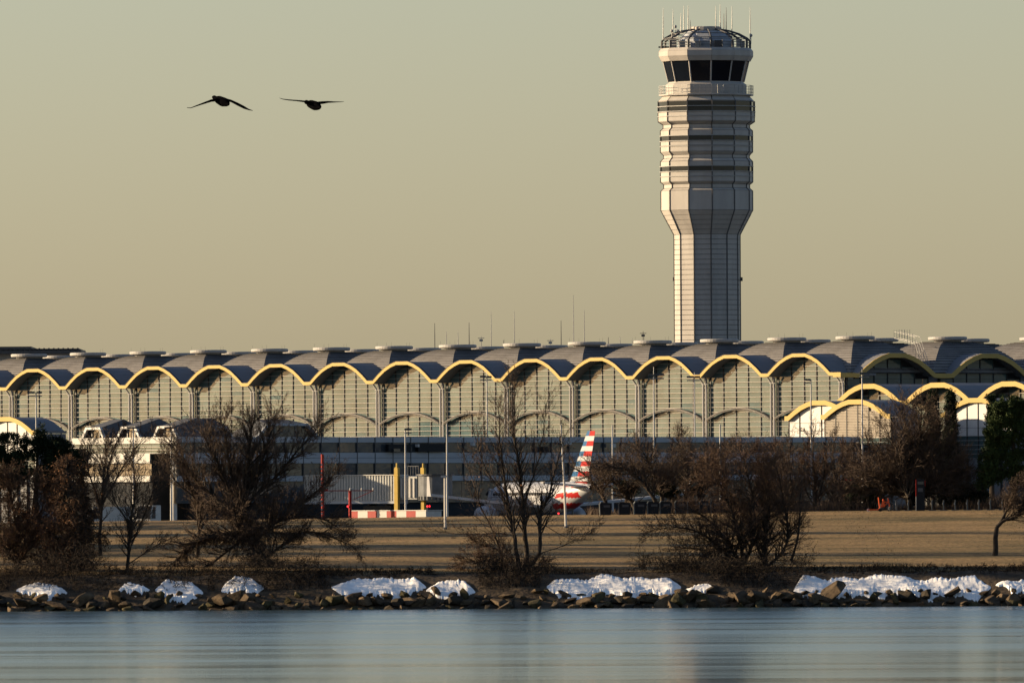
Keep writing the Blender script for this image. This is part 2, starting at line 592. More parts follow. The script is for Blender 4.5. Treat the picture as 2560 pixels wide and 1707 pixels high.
m = MB()
xs = [-BAY + BAY * i / 40 for i in range(41)]
m.prism([(-BAY + .01, 0, 5.0)] + [(x, 0, wt(x)) for x in xs[1:-1]] + [(-.01, 0, wt(-.01))] + [(-.01, 0, 5.0)], (0, GL + .10, 0), (0, GL + .30, 0))
glassw_a = m.build('glass_wall', 'inner', term)
pane_rects = []
for c in range(len(FRX) - 1):
    x0 = -BAY + FRX[c] * BAY; x1 = -BAY + FRX[c + 1] * BAY
    for r in range(len(TZ)):
        z0 = TZ[r]; z1 = z0 + .66
        if max(wt(x0), wt(x1), wt((x0 + x1) / 2)) - z0 < .12: continue
        pane_rects.append((x0 + .015, x1 - .015, z0 + .015, z1 - .015))


def pane_mb(mm, rc, jit):
    x0, x1, z0, z1 = rc
    k = 9
    xs = [x0 + (x1 - x0) * i / (k - 1) for i in range(k)]
    tops = [min(z1, wt(x)) for x in xs]
    good = [(x, t) for x, t in zip(xs, tops) if t > z0 + .01]
    if len(good) < 2: return False
    if all(abs(t - z1) < 1e-6 for _, t in good): good = [good[0], good[-1]]
    poly = [(good[0][0], 0, z0)] + [(x, 0, t) for x, t in good] + [(good[-1][0], 0, z0)]
    n = len(poly)
    # each pane sits at its own tiny angle
    def yo(p): return (p[0] - (x0 + x1) / 2) * jit[0] + (p[2] - (z0 + z1) / 2) * jit[1]
    vs = [(p[0], GL + yo(p), p[2]) for p in poly] + [(p[0], GL + .04 + yo(p), p[2]) for p in poly]
    fs = [tuple(range(n - 1, -1, -1)), tuple(range(n, 2 * n))] + [(i, (i + 1) % n, (i + 1) % n + n, i + n) for i in range(n)]
    mm.add(vs, fs)
    return True


def jit():
    return (rnd.gauss(0, .006), rnd.gauss(0, .006))


pane_objs = []
for rc in pane_rects:
    mm = MB()
    if pane_mb(mm, rc, jit()):
        pane_objs.append(mm.build('pane', 'wallglass', glassw_a))
# mullions
mull_a = []
for fx in FRX[1:-1]:
    x = -BAY + fx * BAY
    mm = MB()
    mm.b2((x - .06, GL - .12, 5.0), (x + .06, GL - .01, wt(x)))
    mull_a.append(mm.build('mullion', 'mullion', glassw_a))
tran_a = []
for r in range(1, 22):
    z = TZ[r]
    ok = [x for x in np.linspace(-BAY + .02, -.02, 200) if wt(x) > z + .03]
    if len(ok) < 6: continue
    mm = MB()
    mm.b2((ok[0], GL - .19, z - .026), (ok[-1], GL - .125, z + .026))
    tran_a.append(mm.build('transom', 'transom', glassw_a))
# low curved canopy beam across the bay
e0 = [(-BAY + .5 + (BAY - 1) * i / 14, 12.85 + CAM_Z + 1.45 * math.sin(PI * i / 14) ** .85) for i in range(15)]
M['beamgrey'] = mat('grey_beam_paint', (0.13, 0.12, 0.11), 0.7)
m = MB()
m.strip(P3(e0), P3([(x, z - .13) for x, z in e0]), (0, GL - .8, 0), (0, GL - .68, 0))
m.strip(P3([(x, z - .22) for x, z in e0]), P3([(x, z - .29) for x, z in e0]), (0, GL - .8, 0), (0, GL - .72, 0))
m.strip(P3([(x, z + .05) for x, z in e0]), P3([(x, z - .05) for x, z in e0]), (0, GL - .68, 0), (0, GL - .22, 0))
brow_a = m.build('canopy_beam', 'beamgrey', term)

NB = 15
allp = [dome_a, cap_a, dome_b, cap_b]
N_SOLO = 3
joined = MB()
for k in range(0, NB):
    off = -k * BAY
    L0 = (off, 0, 0)
    if k > 0:
        d = dup(dome_a, term, L0); dup(cap_a, d); dup(rod_a, d)
        d2 = dup(dome_b, term, L0); dup(cap_b, d2)
        v = dup(vault_a, term, L0); dup(fas_a, v); dup(drip_a, v)
        dup(colm_a, term, L0); dup(brow_a, term, L0)
        g = dup(glassw_a, term, L0)
        for q in mull_a + tran_a: dup(q, g)
        if k < N_SOLO:
            for q in pane_objs: dup(q, g)
        else:
            n0 = len(joined.v)
            for rc in pane_rects:
                pane_mb(joined, rc, jit())
            joined.v[n0:] = [(p[0] + off, p[1], p[2]) for p in joined.v[n0:]]
joined.build('glass_panes', 'wallglass', term, kind='stuff')
dup(colm_a, term, (-NB * BAY, 0, 0))

# back slab so the sky does not show between rows
m = MB()
m.b2((-NB * BAY, GL + .6, 5.0), (-.8, GL + BAY + ROW + 6, ZV - .35))
m.build('hall_block', 'vault', term)

# end elevation at the corner: flat return and two arches in shade
EX = 1.5
for i, y0 in enumerate((2.6, 2.6 + ROW, 2.6 + 2 * ROW)):
    et = arch_line(y0, 14.7, ZV - .1, ZP - ZV + .1)
    E3 = lambda pts: [(0, y, z) for y, z in pts]
    m = MB(); m.strip(E3([(y, z - .04) for y, z in et]), E3(band(et, .42)), (EX - .12, 0, 0), (-7.0, 0, 0))
    v = m.build('end_vault', 'vault', term)
    m = MB(); m.strip(E3(et), E3(band(et, .62)), (EX + .06, 0, 0), (EX - .119, 0, 0)); m.build('fascia', 'fascia', v)
    m = MB()
    yy = np.linspace(y0 + .05, y0 + 14.65, 30)
    m.prism([(0, y0, 5.0)] + [(0, y, line_z(et, y) - .45) for y in yy] + [(0, y0 + 14.7, 5.0)], (-.55, 0, 0), (-.75, 0, 0))
    g = m.build('end_glass_wall', 'inner', term)
    for c in range(6):
        ya = y0 + .2 + c * 2.38; yb = ya + 2.34
        for r in range(5):
            za = ZV - 2.9 + r * 1.05; zb = min(za + 1.02, line_z(et, ya) - .5, line_z(et, yb) - .5)
            if zb - za < .2: continue
            mm = MB(); mm.b2((-.50, ya, za), (-.46, yb, zb)); mm.build('pane', 'endglass', g)
    for c in range(7):
        y = y0 + .2 + c * 2.38 - .02
        z = line_z(et, min(max(y, y0 + .2), y0 + 14.5)) - .5
        mm = MB(); mm.b2((-.45, y - .05, 5), (-.34, y + .05, z)); mm.build('mullion', 'mullion', g)
    if i:
        m = MB(); m.b2((EX - .13, y0 - 1.7, ZV - .72), (EX + .05, y0, ZV - .1)); m.build('fascia', 'fascia', v)
m = MB(); m.b2((0, -.06, ZV - .62), (EX + .06, .119, ZV)); m.b2((EX - .12, .12, ZV - .66), (EX + .06, 2.6, ZV - .06))
m.build('corner_fascia', 'fascia', term)
m = MB(); m.b2((-.2, .13, ZV - .55), (EX - .14, 2.9, ZV - .1)); m.build('corner_soffit', 'vault', term)
m = MB(); m.b2((-.85, GL + .0, 5), (-.50, GL + 2, ZV - .7)); m.build('corner_post', 'panelgrey', term)
# third row of the end (only its roof shows)
for k in (0, 1):
    d = dup(dome_b, term, (-k * BAY, ROW, 0)); dup(cap_b, d)
# roof access stair and railing between the end domes
m = MB()
for s in (0, 1.0):
    m.tube([(-1.4 + s, 17.2, ZV + .3), (-3.6 + s, 17.6, ZD - .3), (-8.5 + s, 18.2, ZD + .55)], .04, 5)
    m.tube([(-1.4 + s, 17.2, ZV + 1.2), (-3.6 + s, 17.6, ZD + .6), (-8.5 + s, 18.2, ZD + 1.4)], .035, 5)
for i in range(12):
    t = i / 11
    x = -1.4 - 7.1 * t; y = 17.2 + t; z = ZV + .3 + (ZD + .3 - ZV) * min(1, t * 1.6)
    m.tube([(x, y, z - .2), (x, y, z + 1.0)], .03, 4); m.tube([(x + 1, y, z - .2), (x + 1, y, z + 1.0)], .03, 4)
m.build('roof_railing', 'steel', term)

# low wing carrying on the facade line past the corner
ZLV = 15.0 + CAM_Z - .1
lt = arch_line(0, BAY, ZLV, 2.30)
low_wing = thing('low_terminal_wing', 'lower glass wing with yellow scalloped edge beyond the terminal corner', 'terminal wing', tl(0, 0, 0), TA)
first = None
for k in range(4):
    L0 = (k * BAY, 0, 0)
    if first is None:
        m = MB(); m.strip(P3([(x, z - .04) for x, z in lt]), P3(band(lt, .42)), (0, .12, 0), (0, 26, 0)); v0 = m.build('barrel_vault', 'vault', low_wing)
        m = MB(); m.strip(P3(lt), P3(band(lt, .66)), (0, -.06, 0), (0, .119, 0)); f0 = m.build('fascia', 'fascia', v0)
        m = MB(); xx = np.linspace(.05, BAY - .05, 30)
        m.prism([(.01, 0, 5)] + [(x, 0, line_z(lt, x) - .45) for x in xx] + [(BAY - .01, 0, 5)], (0, 2.1, 0), (0, 2.3, 0)); g0 = m.build('glass_wall', 'inner', low_wing)
        sub = []
        for c in range(6):
            xa = .25 + c * 2.25; xb = xa + 2.2
            for r in range(7):
                za = ZLV - 4.0 + r * .95; zb = min(za + .92, line_z(lt, xa) - .5, line_z(lt, xb) - .5)
                if zb - za < .2: continue
                mm = MB(); mm.b2((xa, 2.0, za), (xb, 2.05, zb)); sub.append(mm.build('pane', 'wallglass', g0))
            mm = MB(); mm.b2((xa - .1, 1.85, 5), (xa + .04, 1.98, line_z(lt, xa) - .5)); sub.append(mm.build('mullion', 'mullion', g0))
        for r in range(7):
            z = ZLV - 4.02 + r * .95
            ok = [x for x in xx if line_z(lt, x) - .5 > z + .05]
            if len(ok) < 4: continue
            mm = MB(); mm.b2((ok[0], 1.74, z - .03), (ok[-1], 1.86, z + .03)); sub.append(mm.build('transom', 'transom', g0))
        first = 1
    else:
        v = dup(v0, low_wing, L0); dup(f0, v)
        g = dup(g0, low_wing, L0)
        for q in sub: dup(q, g)
m = MB(); m.b2((0, 2.4, 5), (4 * BAY, 30, ZLV - .4)); m.build('hall_block', 'vault', low_wing)


# bump-out pavilions with yellow arched heads in front of the hall
def pavilion(px, py, Z, w, h, label, face, zbot):
    p = at(px, py, Z)
    t = thing('arched_pavilion', label, 'pavilion', (p.x, p.y, 0), TA, 'arched pavilions in front of the terminal')
    z0 = p.z
    ln = arch_line(0, w, z0, h)
    m = MB(); m.strip(P3([(x, z - .04) for x, z in ln]), P3(band(ln, .4)), (0, .12, 0), (0, 5.5, 0)); v = m.build('vault', 'vault', t)
    m = MB(); m.strip(P3(ln), P3(band(ln, .62)), (0, -.06, 0), (0, .119, 0)); m.build('fascia', 'fascia', v)
    n = 6
    xx = [.3 + (w - .6) * i / n for i in range(n + 1)]
    wall_lo = z0 - 3.0
    for i in range(n):
        a, b = xx[i] + .05, xx[i + 1] - .05
        nrow = 3
        for r in range(nrow):
            za = wall_lo + r * (z0 + .1 - wall_lo) / nrow
            zb = wall_lo + (r + 1) * (z0 + .1 - wall_lo) / nrow - .05
            if r == nrow - 1:
                poly = [(a, 0, za), (b, 0, za), (b, 0, line_z(ln, b) - .55), (a, 0, line_z(ln, a) - .55)]
            else:
                poly = [(a, 0, za), (b, 0, za), (b, 0, zb), (a, 0, zb)]
            mm = MB()
            if face == 'louver':
                zz = za
                ztop = min(poly[2][2], poly[3][2])
                while zz < ztop - .1:
                    mm.b2((a, .42, zz), (b, .56, zz + .13)); zz += .2
                mm.prism([(q[0], 0, q[2]) for q in poly], (0, .58, 0), (0, .64, 0))
                mm.build('louvre', 'louvre', t)
            else:
                mm.prism(poly, (0, .45, 0), (0, .6, 0)); mm.build('panel', 'white', t)
    for i in range(n + 1):
        mm = MB(); mm.b2((xx[i] - .05, .36, 5), (xx[i] + .05, .62, line_z(ln, min(max(xx[i], .4), w - .4)) - .5)); mm.build('mullion', 'mullion', t)
    for i in range(n):
        for r in range(5):
            za = wall_lo - 2.9 + r * .58
            mm = MB(); mm.b2((xx[i] + .06, .5, za), (xx[i + 1] - .06, .55, za + .55)); mm.build('pane', 'wallglass', t)
    for r in range(6):
        z = wall_lo - 2.93 + r * .58
        mm = MB(); mm.b2((.3, .30, z - .03), (w - .3, .40, z + .03)); mm.build('transom', 'transom', t)
    m = MB(); m.b2((.05, .66, 5), (w - .05, 5.4, z0 - .45)); m.build('block', 'vault', t)


M['louvre'] = mat('beige_louvre', (0.27, 0.235, 0.19), 0.6, var=0.08)
pavilion(1962, 1040, 1668, 13.6, 2.0, 'white panelled pavilion with yellow arched edge beside the beige louvred one', 'white', 0)
pavilion(2052, 1037, 1660, 13.6, 1.95, 'beige louvred pavilion with yellow arched edge behind the big round tree', 'louver', 0)
pavilion(2352, 1032, 1660, 13.6, 1.9, 'white panelled pavilion with yellow arched edge between the two evergreens', 'white', 0)
pavilion(-62, 1078, 1770, 13.6, 1.95, 'white panelled pavilion behind the black evergreen at the far end', 'white', 0)

# distant parking deck behind the roofs
p = at(-60, 872, 1960)
gar = thing('parking_garage', 'long low dark parking garage rising behind the terminal roofs', 'garage', (p.x, p.y, 0), 0)
s19 = 1960 / F
def gp(x): return at(x, 870, 1960).x - p.x
def gz(y): return at(80, y, 1960).z
for (x0, x1, ya, yb, nm) in ((-70, 203, 876, 884, 'deck'), (-70, 198, 871.5, 874, 'roof_slab'), (-70, 78, 866, 871, 'upper_slab')):
    m = MB(); m.b2((gp(x0), 0, gz(yb)), (gp(x1), 30, gz(ya))); m.build(nm, 'darksteel', gar)
m = MB(); m.b2((gp(-70), 3, 5), (gp(195), 29, gz(884))); m.build('wall', 'panelgrey', gar)
for i in range(22):
    x = -60 + i * 12
    m = MB(); m.b2((gp(x), .2, gz(877)), (gp(x) + .25, .6, gz(870))); m.build('post', 'darksteel', gar)

# ------------------------------------------------------------------ control tower
TZ0 = 1850.0
tp = at(1767, 500, TZ0)
tower = thing('control_tower', 'tall twelve sided control tower with banded upper storeys and dark glass cab', 'control tower', (tp.x, tp.y, 0), 0)
TS = TZ0 / F


def tz(y): return at(1767, y, TZ0).z


C15 = math.cos(PI / 12)
PHI = R(-90 + 6)      # a vertex 6 degrees past the camera-facing direction
TPROF = [  # (y px, half width px, kind of the course above this point going down)
    (241, 109), (254, 121), (256, 121), (280.5, 121), (292, 121), (305, 121), (313, 108.5), (322, 108.5), (328, 115.5), (341, 115.5), (354, 115.5), (366, 115.5), (381, 115.5), (389, 107.7), (397, 107.7), (405, 115.5), (417, 115.5), (430, 115.5), (442, 115.5), (456, 115.5), (462, 107.7), (472, 107.7), (478, 115), (527, 115)]
n_t = 5
for i in range(1, n_t + 1):
    TPROF.append((527 + 60 * i / n_t, 115 - 32 * i / n_t))
yy = 587
while yy < 905:
    yy += 12.55
    TPROF.append((yy, 82.7))
TPROF.append((1300, 82.7))
WIN = {(256, 280.5), (341, 354), (417, 430)}
cr = [((w - 1.6) * TS, tz(y)) for y, w in TPROF]
m = MB(); m.lathe(cr, 12, PHI); m.build('core', 'cladcore', tower)


def facet(r0, z0, r1, z1, k, gap, th, gz_):
    a0 = PHI + 2 * PI * k / 12; a1 = a0 + 2 * PI / 12
    am = (a0 + a1) / 2
    n = Vector((math.cos(am), math.sin(am), 0))
    def pt(r, a, z): return Vector((r * math.cos(a), r * math.sin(a), z))
    A, B, C, D = pt(r0, a0, z0), pt(r0, a1, z0), pt(r1, a1, z1), pt(r1, a0, z1)
    def ins(P, Q): return P + (Q - P).normalized() * gap
    A2, B2, C2, D2 = ins(A, B), ins(B, A), ins(C, D), ins(D, C)
    dz = (D2 - A2).normalized() * gz_
    A2, D2 = A2 + dz, D2 - dz
    dz = (C2 - B2).normalized() * gz_
    B2, C2 = B2 + dz, C2 - dz
    nn = (B2 - A2).cross(D2 - A2).normalized()
    if nn.dot(n) < 0: nn = -nn
    return [A2, B2, C2, D2], nn


M['towerglass'] = glass('tower_band_glass', (0.012, 0.016, 0.020), 0.05, 0.0, 1.33, wob=0.01, wscale=0.5)
back = MB()
for i in range(len(TPROF) - 1):
    (ya, wa), (yb, wb) = TPROF[i], TPROF[i + 1]
    win = (ya, yb) in WIN
    for k in range(12):
        am = math.degrees(PHI + 2 * PI * (k + .5) / 12) + 90
        am = (am + 180) % 360 - 180
        q, nn = facet(wb * TS, tz(yb), wa * TS, tz(ya), k, .09, 0, .035)
        vis = abs(am) < 100 and yb < 950
        tgt = MB() if vis else back
        tgt.prism([p - nn * .05 for p in q], nn * (.06 if not win else .02), (0, 0, 0))
        if vis: tgt.build('window' if win else 'cladding_panel', 'towerglass' if win else 'clad', tower)
back.build('rear_cladding', 'clad', tower, kind='stuff')
# thin horizontal rails round the windows
for y, w in ((268, 123.5), (281, 123.5), (292.5, 122.3), (341, 117.5), (354.5, 117.5), (367, 117), (417, 117.5), (430.5, 117.5), (442.5, 117)):
    m = MB(); m.lathe([(w * TS - .03, tz(y) - .05), (w * TS + .05, tz(y) - .05), (w * TS + .05, tz(y) + .05), (w * TS - .03, tz(y) + .05), (w * TS - .03, tz(y) - .05)], 12, PHI, cap=False)
    m.build('rail', 'steel', tower)
# dark vertical groove covers on the corners
for k in range(12):
    m = MB()
    a = PHI + 2 * PI * k / 12
    pts = [(math.cos(a) * (w * TS + .02), math.sin(a) * (w * TS + .02), tz(y)) for y, w in TPROF[1:]]
    m.tube(pts, .10, 5); m.build('corner_trim', 'cladcore', tower)


def ring(prof, name, mt, n=12):
    m = MB(); m.lathe([(w * TS, tz(y)) for y, w in prof], n, PHI); return m.build(name, mt, tower)


ring([(242, 110), (240.5, 119), (237.5, 119), (236.5, 104)], 'balcony_slab', 'clad')
ring([(238, 101), (213, 102), (208, 95), (205, 94)], 'balcony_wall', 'clad')
# balcony railing
m = MB()
for zz in (216, 224, 232):
    m.lathe([(118.5 * TS, tz(zz) - .025), (118.5 * TS + .05, tz(zz) - .025), (118.5 * TS + .05, tz(zz) + .025), (118.5 * TS, tz(zz) + .025), (118.5 * TS, tz(zz) - .025)], 12, PHI, cap=False)
for k in range(48):
    a = PHI + 2 * PI * k / 48
    rr = 118.5 * TS * C15 / math.cos(((k % 4) / 4 - .5) * PI / 6 + (0 if k % 4 else 0)) if k % 4 else 118.5 * TS
    m.tube([(rr * math.cos(a), rr * math.sin(a), tz(239)), (rr * math.cos(a), rr * math.sin(a), tz(215))], .035, 5)
m.build('balcony_railing', 'steel', tower)
# cab glass, one leaning pane per facet, with mullions
ring([(206, 92), (156, 104)], 'cab_core', 'inner')
for k in range(12):
    q, nn = facet(94.6 * TS, tz(206), 107 * TS, tz(155.5), k, .10, 0, .02)
    m = MB(); m.prism(q, nn * .02, -nn * .03); m.build('cab_window', 'cabglass', tower)
    a = PHI + 2 * PI * k / 12
    m = MB(); m.tube([(94.9 * TS * math.cos(a), 94.9 * TS * math.sin(a), tz(206)), (107.3 * TS * math.cos(a), 107.3 * TS * math.sin(a), tz(155))], .12, 6)
    m.build('cab_mullion', 'clad', tower)
# crown
for i, ((ya, wa), (yb, wb)) in enumerate((((155, 112), (142.5, 119)), ((142.5, 119), (129.5, 119)), ((129.5, 119), (122, 113)))):
    for k in range(12):
        q, nn = facet(wa * TS, tz(ya), wb * TS, tz(yb), k, .02, 0, .015)
        m = MB(); m.prism([p - nn * .12 for p in q], nn * .12, (0, 0, 0)); m.build('crown_panel', 'clad', tower)
ring([(155, 110), (142.5, 117.5), (129.5, 117.5), (123, 112), (122.5, 60)], 'crown_core', 'cladcore')
ring([(123, 71), (104, 71), (88, 57), (79, 47)], 'roof_drum', 'panelgrey')
ring([(79, 38), (76, 39), (69, 39), (67.5, 37)], 'roof_hatch', 'fascia_cream' if 'fascia_cream' in M else 'clad', 24)
m = MB()
for k in range(24):
    a = PHI + 2 * PI * k / 24
    m.tube([(110 * TS * math.cos(a), 110 * TS * math.sin(a), tz(122)), (110 * TS * math.cos(a), 110 * TS * math.sin(a), tz(101))], .04, 5)
for zz in (101, 108, 115):
    m.lathe([(110 * TS, tz(zz) - .03), (110 * TS + .06, tz(zz) - .03), (110 * TS + .06, tz(zz) + .03), (110 * TS, tz(zz) + .03), (110 * TS, tz(zz) - .03)], 24, PHI, cap=False)
m.build('roof_railing', 'darksteel', tower)
for k in range(12):
    a = PHI + 2 * PI * k / 12
    pts = [(r * TS * math.cos(a), r * TS * math.sin(a), tz(y)) for r, y in ((111, 122), (111, 104), (104, 97), (84, 86), (62, 79), (40, 75))]
    m = MB(); m.tube(pts, [.17, .17, .16, .15, .14, .13], 6); m.build('roof_rib', 'darksteel', tower)
for (r, y) in ((104, 97), (84, 86)):
    m = MB(); m.lathe([(r * TS - .05, tz(y) - .06), (r * TS + .05, tz(y) - .06), (r * TS + .05, tz(y) + .06), (r * TS - .05, tz(y) + .06), (r * TS - .05, tz(y) - .06)], 24, PHI, cap=False)
    m.build('roof_hoop', 'darksteel', tower)
# rooftop plant boxes
for (dx, dy, w, ya, yb, mt) in ((-82, -30, 16, 120, 96, 'clad'), (-60, -62, 12, 120, 104, 'steel'), (30, -74, 20, 120, 104, 'darksteel'), (-20, -76, 14, 121, 106, 'steel'), (82, -38, 14, 120, 100, 'clad'), (92, -10, 10, 120, 104, 'clad')):
    m = MB(); m.b2((dx * TS - w * TS / 2, dy * TS - .5, tz(ya)), (dx * TS + w * TS / 2, dy * TS + .5, tz(yb))); m.build('plant_box', mt, tower)
# whip antennas: (x px, top y px, base y px)
for (x, yt, yb) in ((1658, 20, 104), (1682.5, 24, 84), (1702, 35, 80), (1709.5, 16, 76), (1720, 16, 80), (1725, 52, 78), (1789, 17, 70), (1800, 13, 70), (1809, 36, 74), (1815, 20, 76), (1829.5, 17, 120), (1875.5, 18, 100)):
    q = at(x, yb, TZ0); t2 = at(x, yt, TZ0)
    dx = q.x - tp.x; dxt = t2.x - tp.x
    dep = -math.sqrt(max(0, (70 * TS) ** 2 - dx * dx)) * .6
    m = MB(); m.tube([(dx, dep, q.z), (dx * .4 + dxt * .6, dep, q.z * .4 + t2.z * .6), (dxt, dep, t2.z)], [.075, .06, .03], 5)
    m.build('antenna', 'steel' if x not in (1809, 1815, 1725) else 'darksteel', tower)
for (x, y) in ((1688, 69), (1694, 80), (1679, 80), (1877, 91)):
    q = at(x, y, TZ0)
    m = MB(); m.lathe([(.03, -.22), (.16, -.16), (.22, .02), (.16, .2), (.03, .25)], 10, 0, (q.x - tp.x, -2.0, q.z)); m.tube([(q.x - tp.x, -2.0, q.z - 1.2), (q.x - tp.x, -2.0, q.z)], .05, 5); m.build('dish', 'steel', tower)
# outrigger lamps
for x, y in ((1646, 119),):
    q = at(x, y, TZ0)
    m = MB(); m.tube([(q.x - tp.x, -.5, q.z), (q.x - tp.x + 1.6, -.5, q.z)], .12, 5); m.build('outrigger', 'darksteel', tower)
for x in (1683.5, 1854.5):
    q = at(x, 701, TZ0); sg = -1 if x < 1767 else 1
    m = MB(); m.tube([(q.x - tp.x - sg * .7, 0, q.z), (q.x - tp.x, 0, q.z)], .10, 5); m.tube([(q.x - tp.x, 0, q.z - .1), (q.x - tp.x, 0, q.z + .45)], .13, 6); m.build('obstruction_lamp', 'darksteel', tower)

# ------------------------------------------------------------------ concourse in front of the hall
M['orange'] = mat('orange_paint', (0.62, 0.10, 0.03), 0.45, var=0.1)
M['black'] = mat('black_plastic', (0.012, 0.013, 0.015), 0.5, var=0.2)
M['planewhite'] = mat('aircraft_paint', (0.34, 0.34, 0.35), 0.35, 0.15, var=0.04, scale=0.3)
M['planered'] = mat('aircraft_red', (0.26, 0.014, 0.012), 0.35, var=0.06)
M['planeblue'] = mat('aircraft_blue', (0.02, 0.075, 0.16), 0.35, var=0.06)
M['corrug'] = mat('corrugated_steel', (0.33, 0.33, 0.31), 0.55, 0.1, var=0.1, scale=0.8)
M['rotunda'] = mat('grey_rotunda', (0.10, 0.105, 0.11), 0.6, var=0.25, scale=1.5)
M['monitorroof'] = mat('dark_monitor_roof', (0.075, 0.078, 0.085), 0.7)
M['offwhite'] = mat('aged_white', (0.41, 0.395, 0.365), 0.6, var=0.1)
M['palepole'] = mat('pale_pole', (0.42, 0.40, 0.37), 0.5, var=0.1)
M['binside'] = mat('bin_side', (0.10, 0.105, 0.10), 0.5, var=0.1)
M['tyre'] = mat('tyre_rubber', (0.015, 0.015, 0.016), 0.8, var=0.2)


def lamp_mat(name, c, e):
    m = bpy.data.materials.new(name); m.use_nodes = True
    b = m.node_tree.nodes['Principled BSDF']
    b.inputs['Base Color'].default_value = (*c, 1)
    b.inputs['Emission Color'].default_value = (*c, 1)
    b.inputs['Emission Strength'].default_value = e
    return m


M['redlamp'] = lamp_mat('red_signal_lamp', (1.0, 0.02, 0.03), 0.9)

A = at(440, 1092, 1580)
CA = TA + PI / 2
CLEN = 112.0
B = A + Vector((math.cos(CA), math.sin(CA), 0)) * CLEN
conc = thing('airport_concourse', 'long shaded grey concourse with two bands of windows in front of the terminal', 'concourse', (A.x, A.y, 0), CA)
CT = 10.0 + CAM_Z
PIT = 2.87
NC = int(CLEN / PIT)
rows = [(0.0, .70, 'parapet_panel', 'panelgrey', 0), (.74, 1.92, 'window', 'bandglass', .14), (1.96, 2.60, 'spandrel_panel', 'panelgrey', -.02), (2.64, 3.27, 'spandrel_panel', 'panelgrey', -.02), (3.31, 4.80, 'window', 'bandglass', .12), (4.84, 5.5, 'spandrel_panel', 'panelgrey', .02), (5.54, 8.2, 'shopfront', 'bandglass', .5)]
m = MB(); m.b2((.5, .62, CT - 2.03), (CLEN, 20, CT - .25)); m.build('upper_block', 'inner', conc)
m = MB(); m.b2((5.2, .72, 5), (CLEN - .1, 20, CT - 2.05)); m.build('lower_block', 'inner', conc)
m = MB(); m.b2((.2, .12, CT - .24), (CLEN, 19.8, CT - .06)); m.build('roof_slab', 'vault', conc)
for (a, b, nm, mt, dy) in rows:
    src = None
    sh = rnd.uniform(0, 1.0) if nm == 'spandrel_panel' else 0
    for i in range(NC):
        w = PIT - .05
        if nm in ('window', 'shopfront') or src is None:
            mm = MB()
            tx, tz_ = (rnd.gauss(0, .004), rnd.gauss(0, .006)) if nm == 'window' else (0, 0)
            z0, z1 = CT - b, CT - a
            vs = [(x, dy + (x - w / 2) * tx + (z - (z0 + z1) / 2) * tz_ + t, z) for t in (0, .08) for x, z in ((0, z0), (w, z0), (w, z1), (0, z1))]
            mm.add(vs, [(0, 1, 2, 3), (7, 6, 5, 4), (0, 4, 5, 1), (1, 5, 6, 2), (2, 6, 7, 3), (3, 7, 4, 0)])
            o = mm.build(nm, mt, conc)
            o.location = (i * PIT + .025, 0, 0)
            src = o
        else:
            dup(src, conc, (i * PIT + .025, 0, 0))
mm = MB(); mm.b2((-.04, -.08, CT - 5.6), (.04, .10, CT)); src = mm.build('mullion', 'darksteel', conc)
for i in range(1, NC + 1): dup(src, conc, (i * PIT, 0, 0))
# odd plant on the facade: black screen, pale boxes, brackets
for (x0, x1, ya, yb, dy, mt, nm) in ((968, 1040, 1110, 1128, -.35, 'black', 'screen_box'), (978, 998, 1121, 1129, -.6, 'bandglass', 'screen_box'), (1045, 1130, 1108, 1129, -.2, 'black', 'screen_box'), (1040, 1045, 1110, 1117, -.5, 'offwhite', 'lamp_box'), (1360, 1378, 1116, 1130, -.5, 'black', 'screen_box'), (1415, 1432, 1103, 1111, -.8, 'offwhite', 'floodlight'), (1533, 1543, 1108, 1118, -.8, 'offwhite', 'floodlight'), (1176, 1184, 1106, 1114, -.8, 'offwhite', 'floodlight')):
    q0 = at(x0, yb, A.y + (B.y - A.y) * (x0 - 440) / 1800); q1 = at(x1, ya, q0.y)
    lx0 = (Vector((q0.x - A.x, q0.y - A.y)).length); lx1 = lx0 + (q1.x - q0.x)
    mm = MB(); mm.b2((lx0, dy - .3, q0.z), (lx1, dy + .25, q1.z)); mm.build(nm, mt, conc)

# lit flank of the concourse at its near corner
wing = thing('concourse_flank', 'sunlit cream flank of the concourse behind bare trees', 'building', (A.x, A.y, 0), TA)
FL = -21.0
for i in range(8):
    x0 = FL + i * 2.63; x1 = x0 + 2.58
    mm = MB(); mm.b2((x0, -.02, CT - .78), (x1, .18, CT)); mm.build('parapet_panel', 'offwhite', wing)
    for r in range(3):
        mm = MB(); mm.b2((x0, .25, CT - 1.95 + r * .385), (x1, .32, CT - 1.95 + r * .385 + .35)); mm.build('window', 'wallglass', wing)
    if x1 < -4.6:
        mm = MB(); mm.b2((x0, -.02, CT - 3.2), (x1, .18, CT - 2.02)); mm.build('spandrel_panel', 'offwhite', wing)
        for r in range(2):
            mm = MB(); mm.b2((x0, .25, CT - 4.7 + r * .74), (x1, .32, CT - 4.7 + r * .74 + .68)); mm.build('window', 'bandglass', wing)
        mm = MB(); mm.b2((x0, -.02, CT - 5.5), (x1, .18, CT - 4.78)); mm.build('spandrel_panel', 'offwhite', wing)
for z in (CT - 1.2, CT - 1.60, CT - 1.99):
    mm = MB(); mm.b2((FL, .02, z - .04), (-.1, .20, z + .04)); mm.build('transom', 'transom', wing)
m = MB(); m.b2((FL, .4, CT - 2.02), (-.15, 16, CT - .3)); m.build('upper_block', 'inner', wing)
m = MB(); m.b2((FL, .4, 5), (-5.2, 16, CT - 2.03)); m.build('lower_block', 'inner', wing)
for x in (-1.2,):
    m = MB(); m.lathe([(.36, 5.0), (.36, CT - 2.1)], 14, 0, (x, .6, 0)); m.build('column', 'offwhite', wing)


